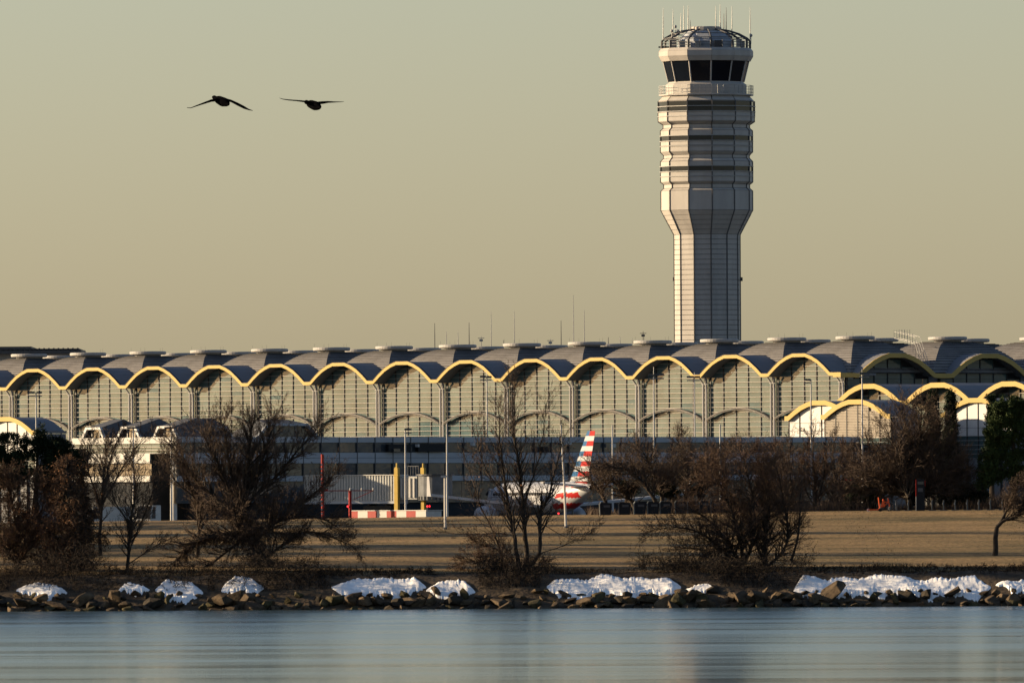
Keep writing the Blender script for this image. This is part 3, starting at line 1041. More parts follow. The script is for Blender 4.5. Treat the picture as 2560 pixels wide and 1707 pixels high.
# roof monitors with pale trapezoid frames
def monitor(px, py, Z, wb, wt_, h, label, rz, frame, depth=9.0, back=1.0):
    p = at(px, py, Z)
    t = thing('roof_monitor', label, 'skylight', (p.x, p.y, p.z), rz, 'roof monitors on the concourse')
    i = (wb - wt_) / 2
    b = .30
    out = [(0, 0, 0), (i, 0, h), (wb - i, 0, h), (wb, 0, 0)]
    inn = [(b * 1.25, 0, 0), (i + b * .8, 0, h - b), (wb - i - b * .8, 0, h - b), (wb - b * 1.25, 0, 0)]
    m = MB(); m.strip(out, inn, (0, -.1, 0), (0, .25, 0)); m.build('frame', frame, t)
    m = MB(); m.prism([(b * 1.2, 0, .02), (i + b * .8, 0, h - b), (wb - i - b * .8, 0, h - b), (wb - b * 1.2, 0, .02)], (0, .55, 0), (0, .6, 0)); m.build('glazing', 'bandglass', t)
    m = MB()
    hb = h + back
    vs = [(0.02, .25, 0), (i, .25, h - .02), (wb - i, .25, h - .02), (wb - .02, .25, 0), (i * .6, depth * .55, 0), (i * 1.4, depth * .45, hb), (wb - i * 1.4, depth * .45, hb), (wb - i * .2, depth * .55, 0), (0, depth, 0), (wb, depth, 0)]
    m.add(vs, [(0, 1, 5, 4), (1, 2, 6, 5), (2, 3, 7, 6), (4, 5, 8), (5, 6, 9, 8), (6, 7, 9)])
    m.build('roof', 'monitorroof', t)
    for fx in (.33, .66):
        m = MB(); m.b2((wb * fx - .04, .42, .02), (wb * fx + .04, .52, h - b)); m.build('mullion', 'steel', t)
    return t


monitor(204, 1096, 1597, 4.7, 2.9, 1.38, 'white framed roof monitor, farthest along the sunlit flank', TA, 'white')
monitor(292, 1095, 1591, 4.8, 2.9, 1.42, 'white framed roof monitor, middle one on the sunlit flank', TA, 'white')
monitor(383, 1094, 1585, 4.9, 3.0, 1.42, 'white framed roof monitor nearest the flank corner', TA, 'white')
monitor(500, 1093, 1592, 5.2, 3.4, 1.5, 'grey shaded roof monitor beside the white framed row', CA, 'panelgrey', 6, .9)
monitor(640, 1093, 1604, 10.2, 6.4, 1.75, 'wide grey shaded roof monitor with hipped ends', CA, 'panelgrey', 7, .5)

# ------------------------------------------------------------------ jet bridge
JP = at(826, 1253, 1580)
jr = R(-35)
jb = thing('jet_bridge', 'corrugated steel jet bridge with yellow lift posts reaching the airliner', 'jet bridge', (JP.x, JP.y, 0), jr)
jz0, jz1 = JP.z, at(826, 1189, 1580).z
JL = 9.9
m = MB(); m.b2((-4, .08, jz0), (JL, 2.6, jz1)); m.build('tunnel', 'corrug', jb)
m = MB()
for i in range(34):
    x = -4 + i * .41
    m.b2((x, 0.0, jz0 + .05), (x + .20, .075, jz1 - .05))
m.build('corrugation', 'corrug', jb, kind='stuff')
m = MB(); m.b2((-4, -.1, jz1), (JL, 2.7, jz1 + .10)); m.build('roof_edge', 'offwhite', jb)
m = MB(); m.b2((-4, -.06, jz0 - .30), (JL, 2.66, jz0 - .004)); m.build('floor_beam', 'panelgrey', jb)
# lift posts
for (x, top, dy) in ((JL + .28, at(997, 1157, 1575).z, 0), (JL + 3.4, at(1045, 1158, 1575).z, 1.2)):
    m = MB(); m.b2((x - .26, dy - .35, 5.6), (x + .26, dy + .1, jz1 + .9))
    m.b2((x - .18, dy - .3, jz1 + .9), (x + .12, dy + .05, top - .5)); m.b2((x - .06, dy - .25, top - .5), (x + .08, dy, top))
    m.b2((x - .33, dy - .38, jz1 - .1), (x + .33, dy + .12, jz1 + .1))
    m.build('lift_post', 'yellow', jb)
m = MB(); m.b2((JL + .6, .2, jz0 + .2), (JL + 3.1, 2.5, jz1 - .15)); m.build('inner_tunnel', 'corrug', jb)
for i in range(4):
    m = MB(); m.b2((JL + .7 + i * .62, .02, jz0 + .4), (JL + .95 + i * .62, .19, jz1 - .35)); m.build('side_panel', 'offwhite', jb)
m = MB(); m.lathe([(2.1, jz0 + .1), (2.1, jz1 - .05)], 22, 0, (JL + 5.0, 1.4, 0)); m.build('rotunda', 'rotunda', jb)
m = MB(); m.lathe([(2.35, jz1 - .05), (2.35, jz1 + .12)], 22, 0, (JL + 5.0, 1.4, 0)); m.build('rotunda_roof', 'darksteel', jb)
for i in range(9):
    an = R(-150 + i * 14)
    m = MB(); m.b2((JL + 5 + 2.1 * math.cos(an) - .06, 1.4 + 2.1 * math.sin(an) - .06, jz0 + .15), (JL + 5 + 2.1 * math.cos(an) + .06, 1.4 + 2.1 * math.sin(an) + .06, jz0 + .55)); m.build('slat', 'black', jb)
m = MB()
m.b2((4.6, .5, 5.0), (8.8, 2.3, jz0 - .6)); m.b2((5.2, .6, jz0 - .6), (5.5, 2.2, jz0 - .3)); m.b2((7.9, .6, jz0 - .6), (8.2, 2.2, jz0 - .3))
m.build('drive_carriage', 'black', jb)
m = MB(); m.tube([(4.2, 1.2, 5.5), (9.4, 1.2, 5.5)], .5, 12); m.build('wheel', 'tyre', jb)
# handrail cage on the roof
m = MB()
for i in range(5):
    m.tube([(JL + 1 + i * .4, 1.2, jz1), (JL + 1 + i * .4, 1.2, jz1 + 1.1)], .03, 4)
m.tube([(JL + 1, 1.2, jz1 + 1.1), (JL + 2.6, 1.2, jz1 + 1.1)], .03, 4)
m.build('roof_rail', 'steel', jb)

# ------------------------------------------------------------------ airliner
HX = .37
tipw = at(1478, 1066, 1562)
hd = Vector((-HX, math.sqrt(1 - HX * HX), 0))
nose = tipw + hd * 33.2
plane = thing('airliner', 'silver airliner with red white and blue striped tail behind the three stemmed tree', 'airplane', (nose.x, nose.y, 5.0), math.atan2(hd.y, hd.x))
ST = [(0, .05, 3.1), (-.35, .55, 3.15), (-1.2, 1.05, 3.28), (-2.6, 1.55, 3.5), (-4.6, 1.9, 3.6), (-6.5, 1.98, 3.62), (-22, 1.98, 3.62), (-25, 1.86, 3.74), (-28, 1.48, 4.08), (-31, .92, 4.5), (-33.3, .35, 4.85)]
NS = 40
m = MB()
fine = []
for i in range(len(ST) - 1):
    k = 30 if i == 5 else 10
    for j in range(k):
        t = j / k
        fine.append(tuple(ST[i][q] * (1 - t) + ST[i + 1][q] * t for q in range(3)))
fine.append(ST[-1])
vs = []; fs = []; ms = []
for (x, r, zc) in fine:
    for k in range(NS):
        a = 2 * PI * k / NS
        vs.append((x, r * math.sin(a), zc + r * math.cos(a)))
for i in range(len(fine) - 1):
    for k in range(NS):
        k2 = (k + 1) % NS
        fs.append((i * NS + k, (i + 1) * NS + k, (i + 1) * NS + k2, i * NS + k2))
        xm = (fine[i][0] + fine[i + 1][0]) / 2
        zm = math.cos(2 * PI * (k + .5) / NS) * fine[i][1] + fine[i][2]
        ridx = int(math.floor((zm - 1.6) / .66))
        front = -23.2 - (zm - 1.8) * 1.25
        ms.append(1 if (xm < front and ridx % 2 == 1 and zm < 5.2 and xm > -31) else 0)
m.v = vs; m.f = fs; m.m = ms
fus = m.build('fuselage', ['planewhite', 'planered'], plane, smooth=True)
m = MB()
for i in range(38):
    x = -5.6 - i * .52
    for s in (-1, 1):
        m.b2((x - .13, s * 1.955 - .03, 3.95), (x + .13, s * 1.955 + .03, 4.30))
m.build('cabin_windows', 'black', fus, kind='stuff')
for x in (-4.4, -24.6):
    for s in (-1, 1):
        m = MB(); m.b2((x - .42, s * 1.9 - .05, 3.0), (x + .42, s * 1.9 + .04, 4.85)); m.build('door', 'planewhite', fus)
m = MB(); m.prism([(-2.1, 0, 4.35), (-1.35, 0, 4.0), (-1.3, 0, 4.25), (-2.4, 0, 4.75)], (0, -1.25, 0), (0, 1.25, 0)); m.build('cockpit_window', 'black', fus)
# fin in horizontal stripes, blue grey ahead and red white behind
NR = 11
vs = []; fs = []; ms = []
for i in range(NR + 1):
    t = i / NR
    z = 5.0 + (11.76 - 5.0) * t
    xl = -25.6 + (-32.0 + 25.6) * t; xt = -31.8 + (-34.5 + 31.8) * t
    th = .30 * (1 - t) + .10 * t
    for fx, w in ((0, .1), (.45, 1), (1, .1)):
        x = xl + (xt - xl) * fx
        for s in (-1, 1): vs.append((x, s * th * w, z))
for i in range(NR):
    for c in range(2):
        for s in (0, 1):
            a = i * 6 + c * 2 + s; b = a + 2
            f = (a, b, b + 6, a + 6)
            fs.append(f if s == 0 else f[::-1])
            if c == 0: ms.append(2 if i % 2 == 0 else 0)
            else: ms.append(1 if i % 2 == 0 else 0)
fs.append((NR * 6, NR * 6 + 2, NR * 6 + 4, NR * 6 + 5, NR * 6 + 3, NR * 6 + 1)); ms.append(1)
m = MB(); m.v = vs; m.f = fs; m.m = ms
m.build('tail_fin', ['planewhite', 'planered', 'planeblue'], plane)
for s in (-1, 1):
    m = MB(); m.prism([(-13.2, s * 1.6, 2.6), (-17.6, s * 6.2, 2.95), (-21.2, s * 16.9, 4.05), (-22.6, s * 16.9, 4.05), (-20.4, s * 6.0, 2.95), (-20.6, s * 1.6, 2.6)], (0, 0, -.16), (0, 0, .16)); wg = m.build('wing', 'planewhite', plane)
    m = MB(); m.prism([(-21.3, s * 16.9, 4.0), (-22.6, s * 16.9, 4.0), (-23.9, s * 17.6, 6.3), (-23.2, s * 17.6, 6.3)], (0, -.05, 0), (0, .05, 0)); m.build('winglet', 'planewhite', wg)
    m = MB(); m.prism([(-29.2, s * .6, 5.0), (-32.0, s * 6.2, 5.5), (-33.2, s * 6.2, 5.5), (-32.4, s * .5, 5.0)], (0, 0, -.10), (0, 0, .10)); m.build('tailplane', 'planewhite', plane)
    m = MB()
    prof = [(-11.0, .92), (-11.4, 1.12), (-12.6, 1.18), (-14.2, 1.02), (-15.4, .70)]
    pv = []
    for x, r in prof:
        for k in range(18): pv.append((x, s * 5.75 + r * math.sin(2 * PI * k / 18), 1.55 + r * math.cos(2 * PI * k / 18)))
    pf = [(i * 18 + k, (i + 1) * 18 + k, (i + 1) * 18 + (k + 1) % 18, i * 18 + (k + 1) % 18) for i in range(4) for k in range(18)]
    pf.append(tuple(range(18)))
    pf.append(tuple(range(4 * 18 + 17, 4 * 18 - 1, -1)))
    m.add(pv, pf); en = m.build('engine', 'planewhite', plane, smooth=True)
    m = MB(); m.b2((-14.6, s * 5.75 - .12, 2.5), (-12.4, s * 5.75 + .12, 3.1)); m.build('pylon', 'planewhite', en)
    m = MB(); m.tube([(-17.6, s * 3.8 - .45, .58), (-17.6, s * 3.8 + .45, .58)], .58, 14); m.build('wheel', 'tyre', plane)
    m = MB(); m.tube([(-17.6, s * 3.8, .58), (-17.6, s * 3.8, 2.6)], .12, 6); m.build('gear_leg', 'steel', plane)
m = MB(); m.tube([(-5, -.25, .38), (-5, .25, .38)], .38, 12); m.build('wheel', 'tyre', plane)
m = MB(); m.tube([(-5, 0, .38), (-5, 0, 2.0)], .09, 6); m.build('gear_leg', 'steel', plane)

# ------------------------------------------------------------------ navigation aids on the far shore
def gz_at(Y): return 5.0


p = at(876, 1277, 1452)
sh = thing('striped_shelter', 'long low equipment shelter painted in red and white blocks', 'shelter', (p.x, p.y, 5.0), R(-45))
hz = p.z - 5.0
xpx = [876, 896, 921, 945, 970, 995, 1020, 1044, 1070]
xs_ = [(at(v, 1280, 1452).x - p.x) / math.cos(R(45)) * .985 for v in xpx]
for i in range(8):
    m = MB(); m.b2((xs_[i], -.06, 0), (xs_[i + 1] - .01, 0, hz)); m.build('panel', 'red' if i % 2 == 0 else 'whitemark', sh)
m = MB(); m.b2((0, .01, 0), (xs_[-1], 2.4, hz - .05)); m.build('body', 'offwhite', sh)
m = MB(); m.b2((-.1, -.12, hz), (xs_[-1] + .1, 2.5, hz + .08)); m.build('roof_edge', 'offwhite', sh)

def mast(x, yt, Z, label, r=.09, banded=False, mt='red'):
    q = at(x, yt, Z)
    t = thing('marker_mast', label, 'mast', (q.x, q.y, 5.0), 0)
    H = q.z - 5.0
    n = 12 if banded else 1
    for i in range(n):
        m = MB(); m.lathe([(r, H * i / n), (r, H * (i + 1) / n)], 10); m.build('pole_band' if banded else 'pole', ('red' if i % 2 else 'whitemark') if banded else mt, t)
    return t, H


t, H = mast(806, 1135, 1450, 'tall red and white banded mast carrying a tilted black panel', .17, False, 'red')
for i in range(16):
    m = MB(); m.b2((-.20, -.19, H * .04 + i * .46), (-.02, -.175, H * .04 + i * .46 + .2)); m.build('band', 'whitemark', t)
m = MB(); m.prism([(.12, 0, H - 3.9), (.65, 0, H - 3.6), (1.15, 0, H - 2.7), (.62, 0, H - 2.45)], (0, -.15, 0), (0, .15, 0)); m.build('panel', 'black', t)
m = MB(); m.prism([(.10, 0, H - 3.55), (.16, 0, H - 3.6), (.66, 0, H - 2.42), (.58, 0, H - 2.40)], (0, -.3, 0), (0, .2, 0)); m.build('panel_rim', 'whitemark', t)
m = MB(); m.b2((-.35, -.3, H - 4.2), (.6, .3, H - 3.95)); m.build('bracket', 'red', t)
t, H = mast(875, 1226, 1448, 'short red post with a long thin crossbar of lamps', .17)
m = MB(); m.tube([(-2.6, 0, H), (2.75, 0, H)], .05, 5); m.tube([(.3, 0, H - 1.05), (2.55, 0, H - .05)], .035, 5); m.build('crossbar', 'red', t)
for x in (.05, .28, 1.35, 2.65):
    m = MB(); m.lathe([(.10, 0), (.14, .12), (.10, .28), (.03, .32)], 8, 0, (x, -.05, H)); m.build('lamp', 'steel', t)
m = MB(); m.lathe([(.06, 0), (.10, .06), (.10, .18), (.05, .22)], 10, 0, (-.25, -.1, at(868, 1268, 1448).z - 5)); m.build('red_lamp', 'redlamp', t)
def signal(xs, y, Z, label):
    q = at(xs[0], y, Z)
    t = thing('signal_light', label, 'signal', (q.x, q.y, 5.0), 0)
    H = q.z - 5
    m = MB(); m.lathe([(.06, 0), (.06, H - .1)], 8); m.build('post', 'darksteel', t)
    for x in xs:
        dx = at(x, y, Z).x - q.x
        m = MB(); m.lathe([(.05, -.10), (.09, -.06), (.09, .05), (.05, .10)], 10, 0, (dx, 0, H)); m.build('lamp', 'redlamp', t)
    if len(xs) > 1:
        m = MB(); m.tube([(0, .05, H - .2), (at(xs[-1], y, Z).x - q.x, .05, H - .2)], .05, 5); m.build('bar', 'darksteel', t)


signal((1068.5, 1074), 1265, 1450, 'pair of red signal lamps beside the striped shelter')
signal((1396.5,), 1283, 1450, 'single red signal lamp under the airliner')
signal((2115.5, 2126), 1199, 1450, 'pair of red signal lamps above the brown thicket')

# ------------------------------------------------------------------ apron light masts
def light_mast(x, yt, Z, label, heads, xb=None, r=.11, top=0.0):
    q = at(x, yt, Z); 
    t = thing('apron_light', label, 'light mast', (q.x, q.y, 5.0), 0, 'apron light masts')
    H = q.z - 5
    m = MB(); m.lathe([(r * 1.3, 0), (r, H * .5), (r * .75, H)], 9); m.build('pole', 'palepole', t)
    s = Z / F
    for (dx0, dx1, dy) in heads:
        m = MB(); m.b2((dx0 * s, -.35, H - dy * s - .12), (dx1 * s, .35, H - dy * s + .12)); m.build('lamp_head', 'darksteel', t)
    if heads:
        m = MB(); m.tube([(heads[0][0] * s, 0, H - .45), (heads[-1][1] * s, 0, H - .45)], .07, 5); m.build('crossarm', 'steel', t)
    if top:
        m = MB(); m.tube([(0, 0, H), (0, 0, H + top)], .03, 4); m.build('spike', 'steel', t)
    return t


light_mast(90, 981, 1650, 'light mast with two dark heads above the black evergreen', ((-21, -3, 0), (2, 15, 0)), top=.8)
light_mast(333, 1069, 1565, 'slender light mast between the second and third white monitors', ((-15, 15, 0),))
light_mast(427, 1069, 1565, 'slender light mast in front of the corner monitor', ((-16, 14, 0),))
light_mast(1217, 941, 1640, 'light mast rising behind the three stemmed tree', ((-17, -2, 0), (0, 12, 1)), top=.7)
light_mast(1013, 1073, 1562, 'light mast with one angled head above the jet bridge', ((-2, 16, 0),), top=.9)
light_mast(1117, 1058, 1560, 'bare white mast beside the jet bridge rotunda', ())
light_mast(1634, 937, 1610, 'tall light mast with wide dark heads under the tower', ((-13, -1, 1), (1, 26, -1)), top=1.0)
light_mast(1736, 942, 1640, 'light mast standing directly below the tower shaft', ((-19, -1, 0), (1, 14, 0)), top=.6)
light_mast(2155, 933, 1600, 'light mast in front of the shaded end arches', ((-7, 18, 0),), top=.5)
light_mast(2027, 948, 1640, 'light mast at the terminal corner column', ((-17, 0, 1),))
light_mast(1531, 1062, 1590, 'short thin mast beside the striped tail', ())
light_mast(1800, 1060, 1600, 'short thin mast below the tower bay', ())
for i, (x, yt, yb, cross) in enumerate(((1087, 808, 866, 0), (1116, 828, 866, 0), (1145, 828, 866, 0), (1173, 806, 866, 0), (1203, 840, 868, 1), (1228, 780, 864, 0), (1259, 850, 872, 0), (1286, 778, 862, 0), (1376, 846, 872, 1), (1403, 801, 872, 0), (1434, 738, 858, 0), (1461, 775, 860, 0), (1521, 843, 862, 0), (1550, 842, 862, 0), (1580, 845, 866, 0), (1608, 828, 860, 1))):
    q = at(x, yt, 1800); b = at(x, yb + 12, 1800)
    d = Vector((b.x - TC.x, b.y - TC.y, 0)); lx, ly = d.dot(U), d.dot(W)
    m = MB(); m.tube([(lx, ly, b.z), (lx, ly, (b.z + q.z) / 2), (lx, ly, q.z)], [.07, .06, .035], 5)
    if cross:
        m.box((lx, ly, q.z - .3), (.9, .1, .08), -TA); m.box((lx, ly, q.z - .6), (.5, .1, .3), -TA)
    m.build('antenna_mast', 'steel' if i % 3 else 'darksteel', term)

# ------------------------------------------------------------------ things on the park lawn
def lawn_y(py, lo=896, hi=1040, x=1280):
    """distance at which the lawn is seen at photograph row py"""
    best, bd = lo, 1e9
    Y = lo
    while Y < hi:
        X = at(x, py, Y).x
        d = abs(at(x, py, Y).z - land_z(X, Y))
        if d < bd: bd, best = d, Y
        Y += .5
    return best


def on_lawn(px, py):
    Y = lawn_y(py, x=px)
    X = at(px, py, Y).x
    return Vector((X, Y, land_z(X, Y)))


q = on_lawn(1113, 1323)
t = thing('park_lamp', 'short white park lamp post with flat head on the lawn', 'lamp post', q)
H = (1323 - 1193) * q.y / F
m = MB(); m.lathe([(.10, -.2), (.085, H)], 8); m.build('pole', 'palepole', t)
m = MB(); m.b2((-.32, -.15, H), (.22, .15, H + .14)); m.build('lamp_head', 'palepole', t)
m = MB(); m.lathe([(.16, -.2), (.16, .12), (.1, .16)], 8); m.build('base', 'darksteel', t)
q = on_lawn(1415, 1319)
t = thing('park_pole', 'tall thin white pole on the lawn beside the three stemmed tree', 'pole', q)
H = (1319 - 1062) * q.y / F
m = MB(); m.tube([(0, 0, -.2), (-.10, 0, H * .4), (-.36, 0, H)], [.095, .085, .05], 8); m.build('pole', 'palepole', t)
m = MB(); m.lathe([(.17, -.2), (.17, .1), (.1, .14)], 8); m.build('base', 'darksteel', t)

binpx = [1500, 1548, 1585.5, 1619, 1650, 1688, 1719, 1749, 1778]
for i, x in enumerate(binpx):
    q = at(x, 1285, 1006); q.z = land_z(q.x, q.y)
    lab = ['park bin at the open end of the row, nearest the airliner tail', 'second park bin from the airliner tail', 'third park bin from the airliner tail', 'fourth park bin from the airliner tail, behind thin branches', 'fifth park bin from the airliner tail, half hidden by twigs', 'sixth park bin from the airliner tail, veiled by twigs', 'seventh park bin from the airliner tail, veiled by twigs', 'eighth park bin from the airliner tail, among brown branches', 'last park bin of the row, deepest in the brown branches'][i]
    t = thing('park_bin', 'dark ' + lab, 'bin', q, rnd.uniform(-.08, .08), 'park bins along the crest of the lawn')
    w, h = .90, 1.0
    m = MB(); m.prism([(.06, 0, .02), (w - .06, 0, .02), (w + .02, 0, h * .8), (w - .08, 0, h * .97), (.12, 0, h), (.02, 0, h * .84)], (0, -.36, 0), (0, .36, 0)); m.build('body', 'black', t)
    m = MB(); m.prism([(-.02, 0, 0), (.05, 0, 0), (.015, 0, h * .84), (.115, 0, h + .004), (.36, 0, h + .002), (.34, 0, h + .05), (.06, 0, h + .05), (-.06, 0, h * .86)], (0, -.40, 0), (0, .40, 0)); m.build('side_rim', 'binside', t)
    m = MB(); m.b2((w * .3, -.39, h * .62), (w * .85, -.355, h * .8)); m.build('chute', 'darksteel', t)

for i, x in enumerate([2241, 2271, 2330, 2359, 2388, 2418, 2447, 2476, 2506]):
    q = at(x, 1274, 1004); q.z = land_z(q.x, q.y)
    t = thing('bike_dock', 'slim grey bicycle dock post in the row beside the tall kiosk', 'bike dock', q, 0, 'bicycle docks on the lawn crest')
    m = MB(); m.prism([(-.035, 0, 0), (.05, 0, 0), (.035, 0, .55), (.07, 0, .72), (.02, 0, .82), (-.045, 0, .78)], (0, -.12, 0), (0, .12, 0)); m.build('post', 'binside', t)
    m = MB(); m.b2((-.3, -.35, -.02), (.3, .35, .035)); m.build('base_plate', 'darksteel', t)
    m = MB(); m.b2((-.085, -.14, .42), (-.048, .10, .60)); m.build('lock_face', 'steel', t)
q = at(2301, 1275, 1003); q.z = land_z(q.x, q.y)
t = thing('bike_kiosk', 'tall black rental kiosk with a red upper edge on the lawn crest', 'kiosk', q)
H = (1275 - 1196) * 1003 / F
m = MB(); m.b2((-.30, -.12, 0), (.34, .12, H)); m.build('body', 'black', t)
m = MB(); m.b2((-.36, -.13, H - 1.35), (-.305, .13, H - .05)); m.build('red_edge', 'red', t)
m = MB(); m.b2((.345, -.10, H - .55), (.40, .10, H - .10)); m.build('red_edge', 'red', t)
m = MB(); m.b2((-.355, -.12, .0), (-.305, .12, H - 1.36)); m.build('side_rail', 'steel', t)
m = MB(); m.b2((-.22, -.14, H - .42), (.26, -.121, H - .2)); m.build('screen', 'bandglass', t)
m = MB(); m.b2((-.2, -.14, H - 1.0), (.2, -.121, H - .7)); m.build('map_panel', 'darksteel', t)


def wheel(parent, x, z, r, tyre='tyre'):
    m = MB()
    n = 22
    pts = [(x + r * math.cos(2 * PI * k / n), 0, z + r * math.sin(2 * PI * k / n)) for k in range(n + 1)]
    m.tube(pts, .028, 5, cap=False)
    w = m.build('wheel', tyre, parent)
    m = MB()
    for k in range(6):
        a = PI * k / 6
        m.tube([(x - r * math.cos(a), 0, z - r * math.sin(a)), (x + r * math.cos(a), 0, z + r * math.sin(a))], .008, 3)
    m.build('spokes', 'steel', w)


q = at(2170, 1275, 1002); q.z = land_z(q.x, q.y)
t = thing('kick_scooter', 'orange kick scooter parked beside the bicycle on the lawn crest', 'scooter', q)
m = MB(); m.b2((.0, -.09, .10), (.78, .09, .19)); m.build('deck', 'orange', t)
m = MB(); m.tube([(.76, 0, .15), (.92, 0, .30), (.82, 0, 1.12)], .045, 7); m.build('stem', 'orange', t)
m = MB(); m.tube([(.82, -.24, 1.12), (.82, .24, 1.12)], .025, 6); m.build('handlebar', 'black', t)
for x in (.02, .95):
    m = MB(); m.tube([(x, -.04, .12), (x, .04, .12)], .12, 14); m.build('wheel', 'offwhite' if x < .5 else 'tyre', t)
q = at(2196, 1275, 1003.2); q.z = land_z(q.x, q.y)
t = thing('parked_bicycle', 'orange rental bicycle with pale fender next to the scooter', 'bicycle', q)
wheel(t, .18, .33, .32); wheel(t, .88, .33, .32)
m = MB()
for a, b in (((.18, .33), (.42, .35)), ((.42, .35), (.36, .95)), ((.42, .35), (.80, .72)), ((.36, .70), (.80, .72)), ((.18, .33), (.37, .72)), ((.88, .33), (.76, 1.0))):
    m.tube([(a[0], 0, a[1]), (b[0], 0, b[1])], .045, 6)
m.build('frame', 'orange', t)
m = MB(); m.prism([(.24, 0, .36), (.52, 0, .34), (.46, 0, .85), (.38, 0, .98)], (0, -.05, 0), (0, .05, 0)); m.build('chain_guard', 'orange', t)
m = MB(); m.b2((.24, -.07, .96), (.48, .07, 1.02)); m.build('saddle', 'black', t)
m = MB(); m.tube([(.72, -.26, 1.04), (.76, 0, 1.0), (.72, .26, 1.04)], .022, 6); m.build('handlebar', 'black', t)
m = MB(); m.tube([(.88 + .36 * math.cos(a), 0, .33 + .36 * math.sin(a)) for a in [R(20 + 14 * k) for k in range(11)]], .035, 5); m.build('fender', 'binside', t)


# service vehicles on the apron
def van(px, Z, L, H, rz, label, name='service_van'):
    q = at(px, 1290, Z)
    t = thing(name, label, 'van', (q.x, q.y, 5.0), rz, 'service vehicles on the apron')
    W2 = 1.0
    m = MB(); m.prism([(-L / 2, 0, .4), (L / 2, 0, .4), (L / 2, 0, 1.1), (L / 2 - .5, 0, 1.35), (L / 2 - 1.1, 0, H), (-L / 2 + .1, 0, H), (-L / 2, 0, H - .15)], (0, -W2, 0), (0, W2, 0)); b = m.build('body', 'offwhite', t)
    for s in (-1, 1):
        m = MB(); m.prism([(L / 2 - 1.9, s * (W2 + .005), 1.35), (L / 2 - .65, s * (W2 + .005), 1.35), (L / 2 - 1.15, s * (W2 + .005), H - .2), (L / 2 - 1.9, s * (W2 + .005), H - .2)], (0, -.01, 0), (0, .01, 0)); m.build('side_window', 'black', t)
        for x in (-L / 2 + .9, L / 2 - .9):
            m = MB(); m.tube([(x, s * (W2 - .2), .38), (x, s * (W2 + .02), .38)], .38, 14); m.build('wheel', 'tyre', t)
    m = MB(); m.prism([(L / 2 - .52, 0, 1.36), (L / 2 - 1.06, 0, H - .06), (L / 2 - 1.0, 0, H - .06), (L / 2 - .44, 0, 1.36)], (0, -.85, 0), (0, .85, 0)); m.build('windscreen', 'black', t)
    for s in (-.7, .7):
        m = MB(); m.b2((L / 2 - .02, s - .15, .75), (L / 2 + .03, s + .15, .95)); m.build('headlight', 'steel', t)


van(262, 1480, 5.6, 2.75, R(200), 'white service van under the concourse behind the vine covered tree')
van(368, 1490, 3.6, 2.9, R(250), 'narrow white service van seen past the slim bare trunk')

# ------------------------------------------------------------------ bare trees
M['bark'] = mat('dark_bark', (0.036, 0.028, 0.021), 0.9, var=0.4, scale=3.0)
M['twig'] = mat('brown_twigs', (0.072, 0.051, 0.037), 0.85, var=0.35, scale=0.8)
M['twigred'] = mat('russet_twigs', (0.082, 0.050, 0.032), 0.85, var=0.4, scale=0.8)
M['twigpale'] = mat('grey_brown_twigs', (0.055, 0.042, 0.032), 0.85, var=0.35, scale=0.8)
M['bramble'] = mat('dark_bramble', (0.021, 0.0155, 0.0115), 0.9, var=0.45, scale=0.8)
M['deadleaf'] = mat('dead_leaves', (0.15, 0.07, 0.03), 0.8, var=0.4, scale=2)
M['needle'] = mat('pine_needles', (0.012, 0.020, 0.008), 0.8, var=0.5, scale=0.9)
M['needle2'] = mat('green_needles', (0.028, 0.042, 0.012), 0.8, var=0.5, scale=0.9)
M['drygrass'] = mat('dry_grass', (0.060, 0.038, 0.020), 0.9, var=0.5, scale=0.5)


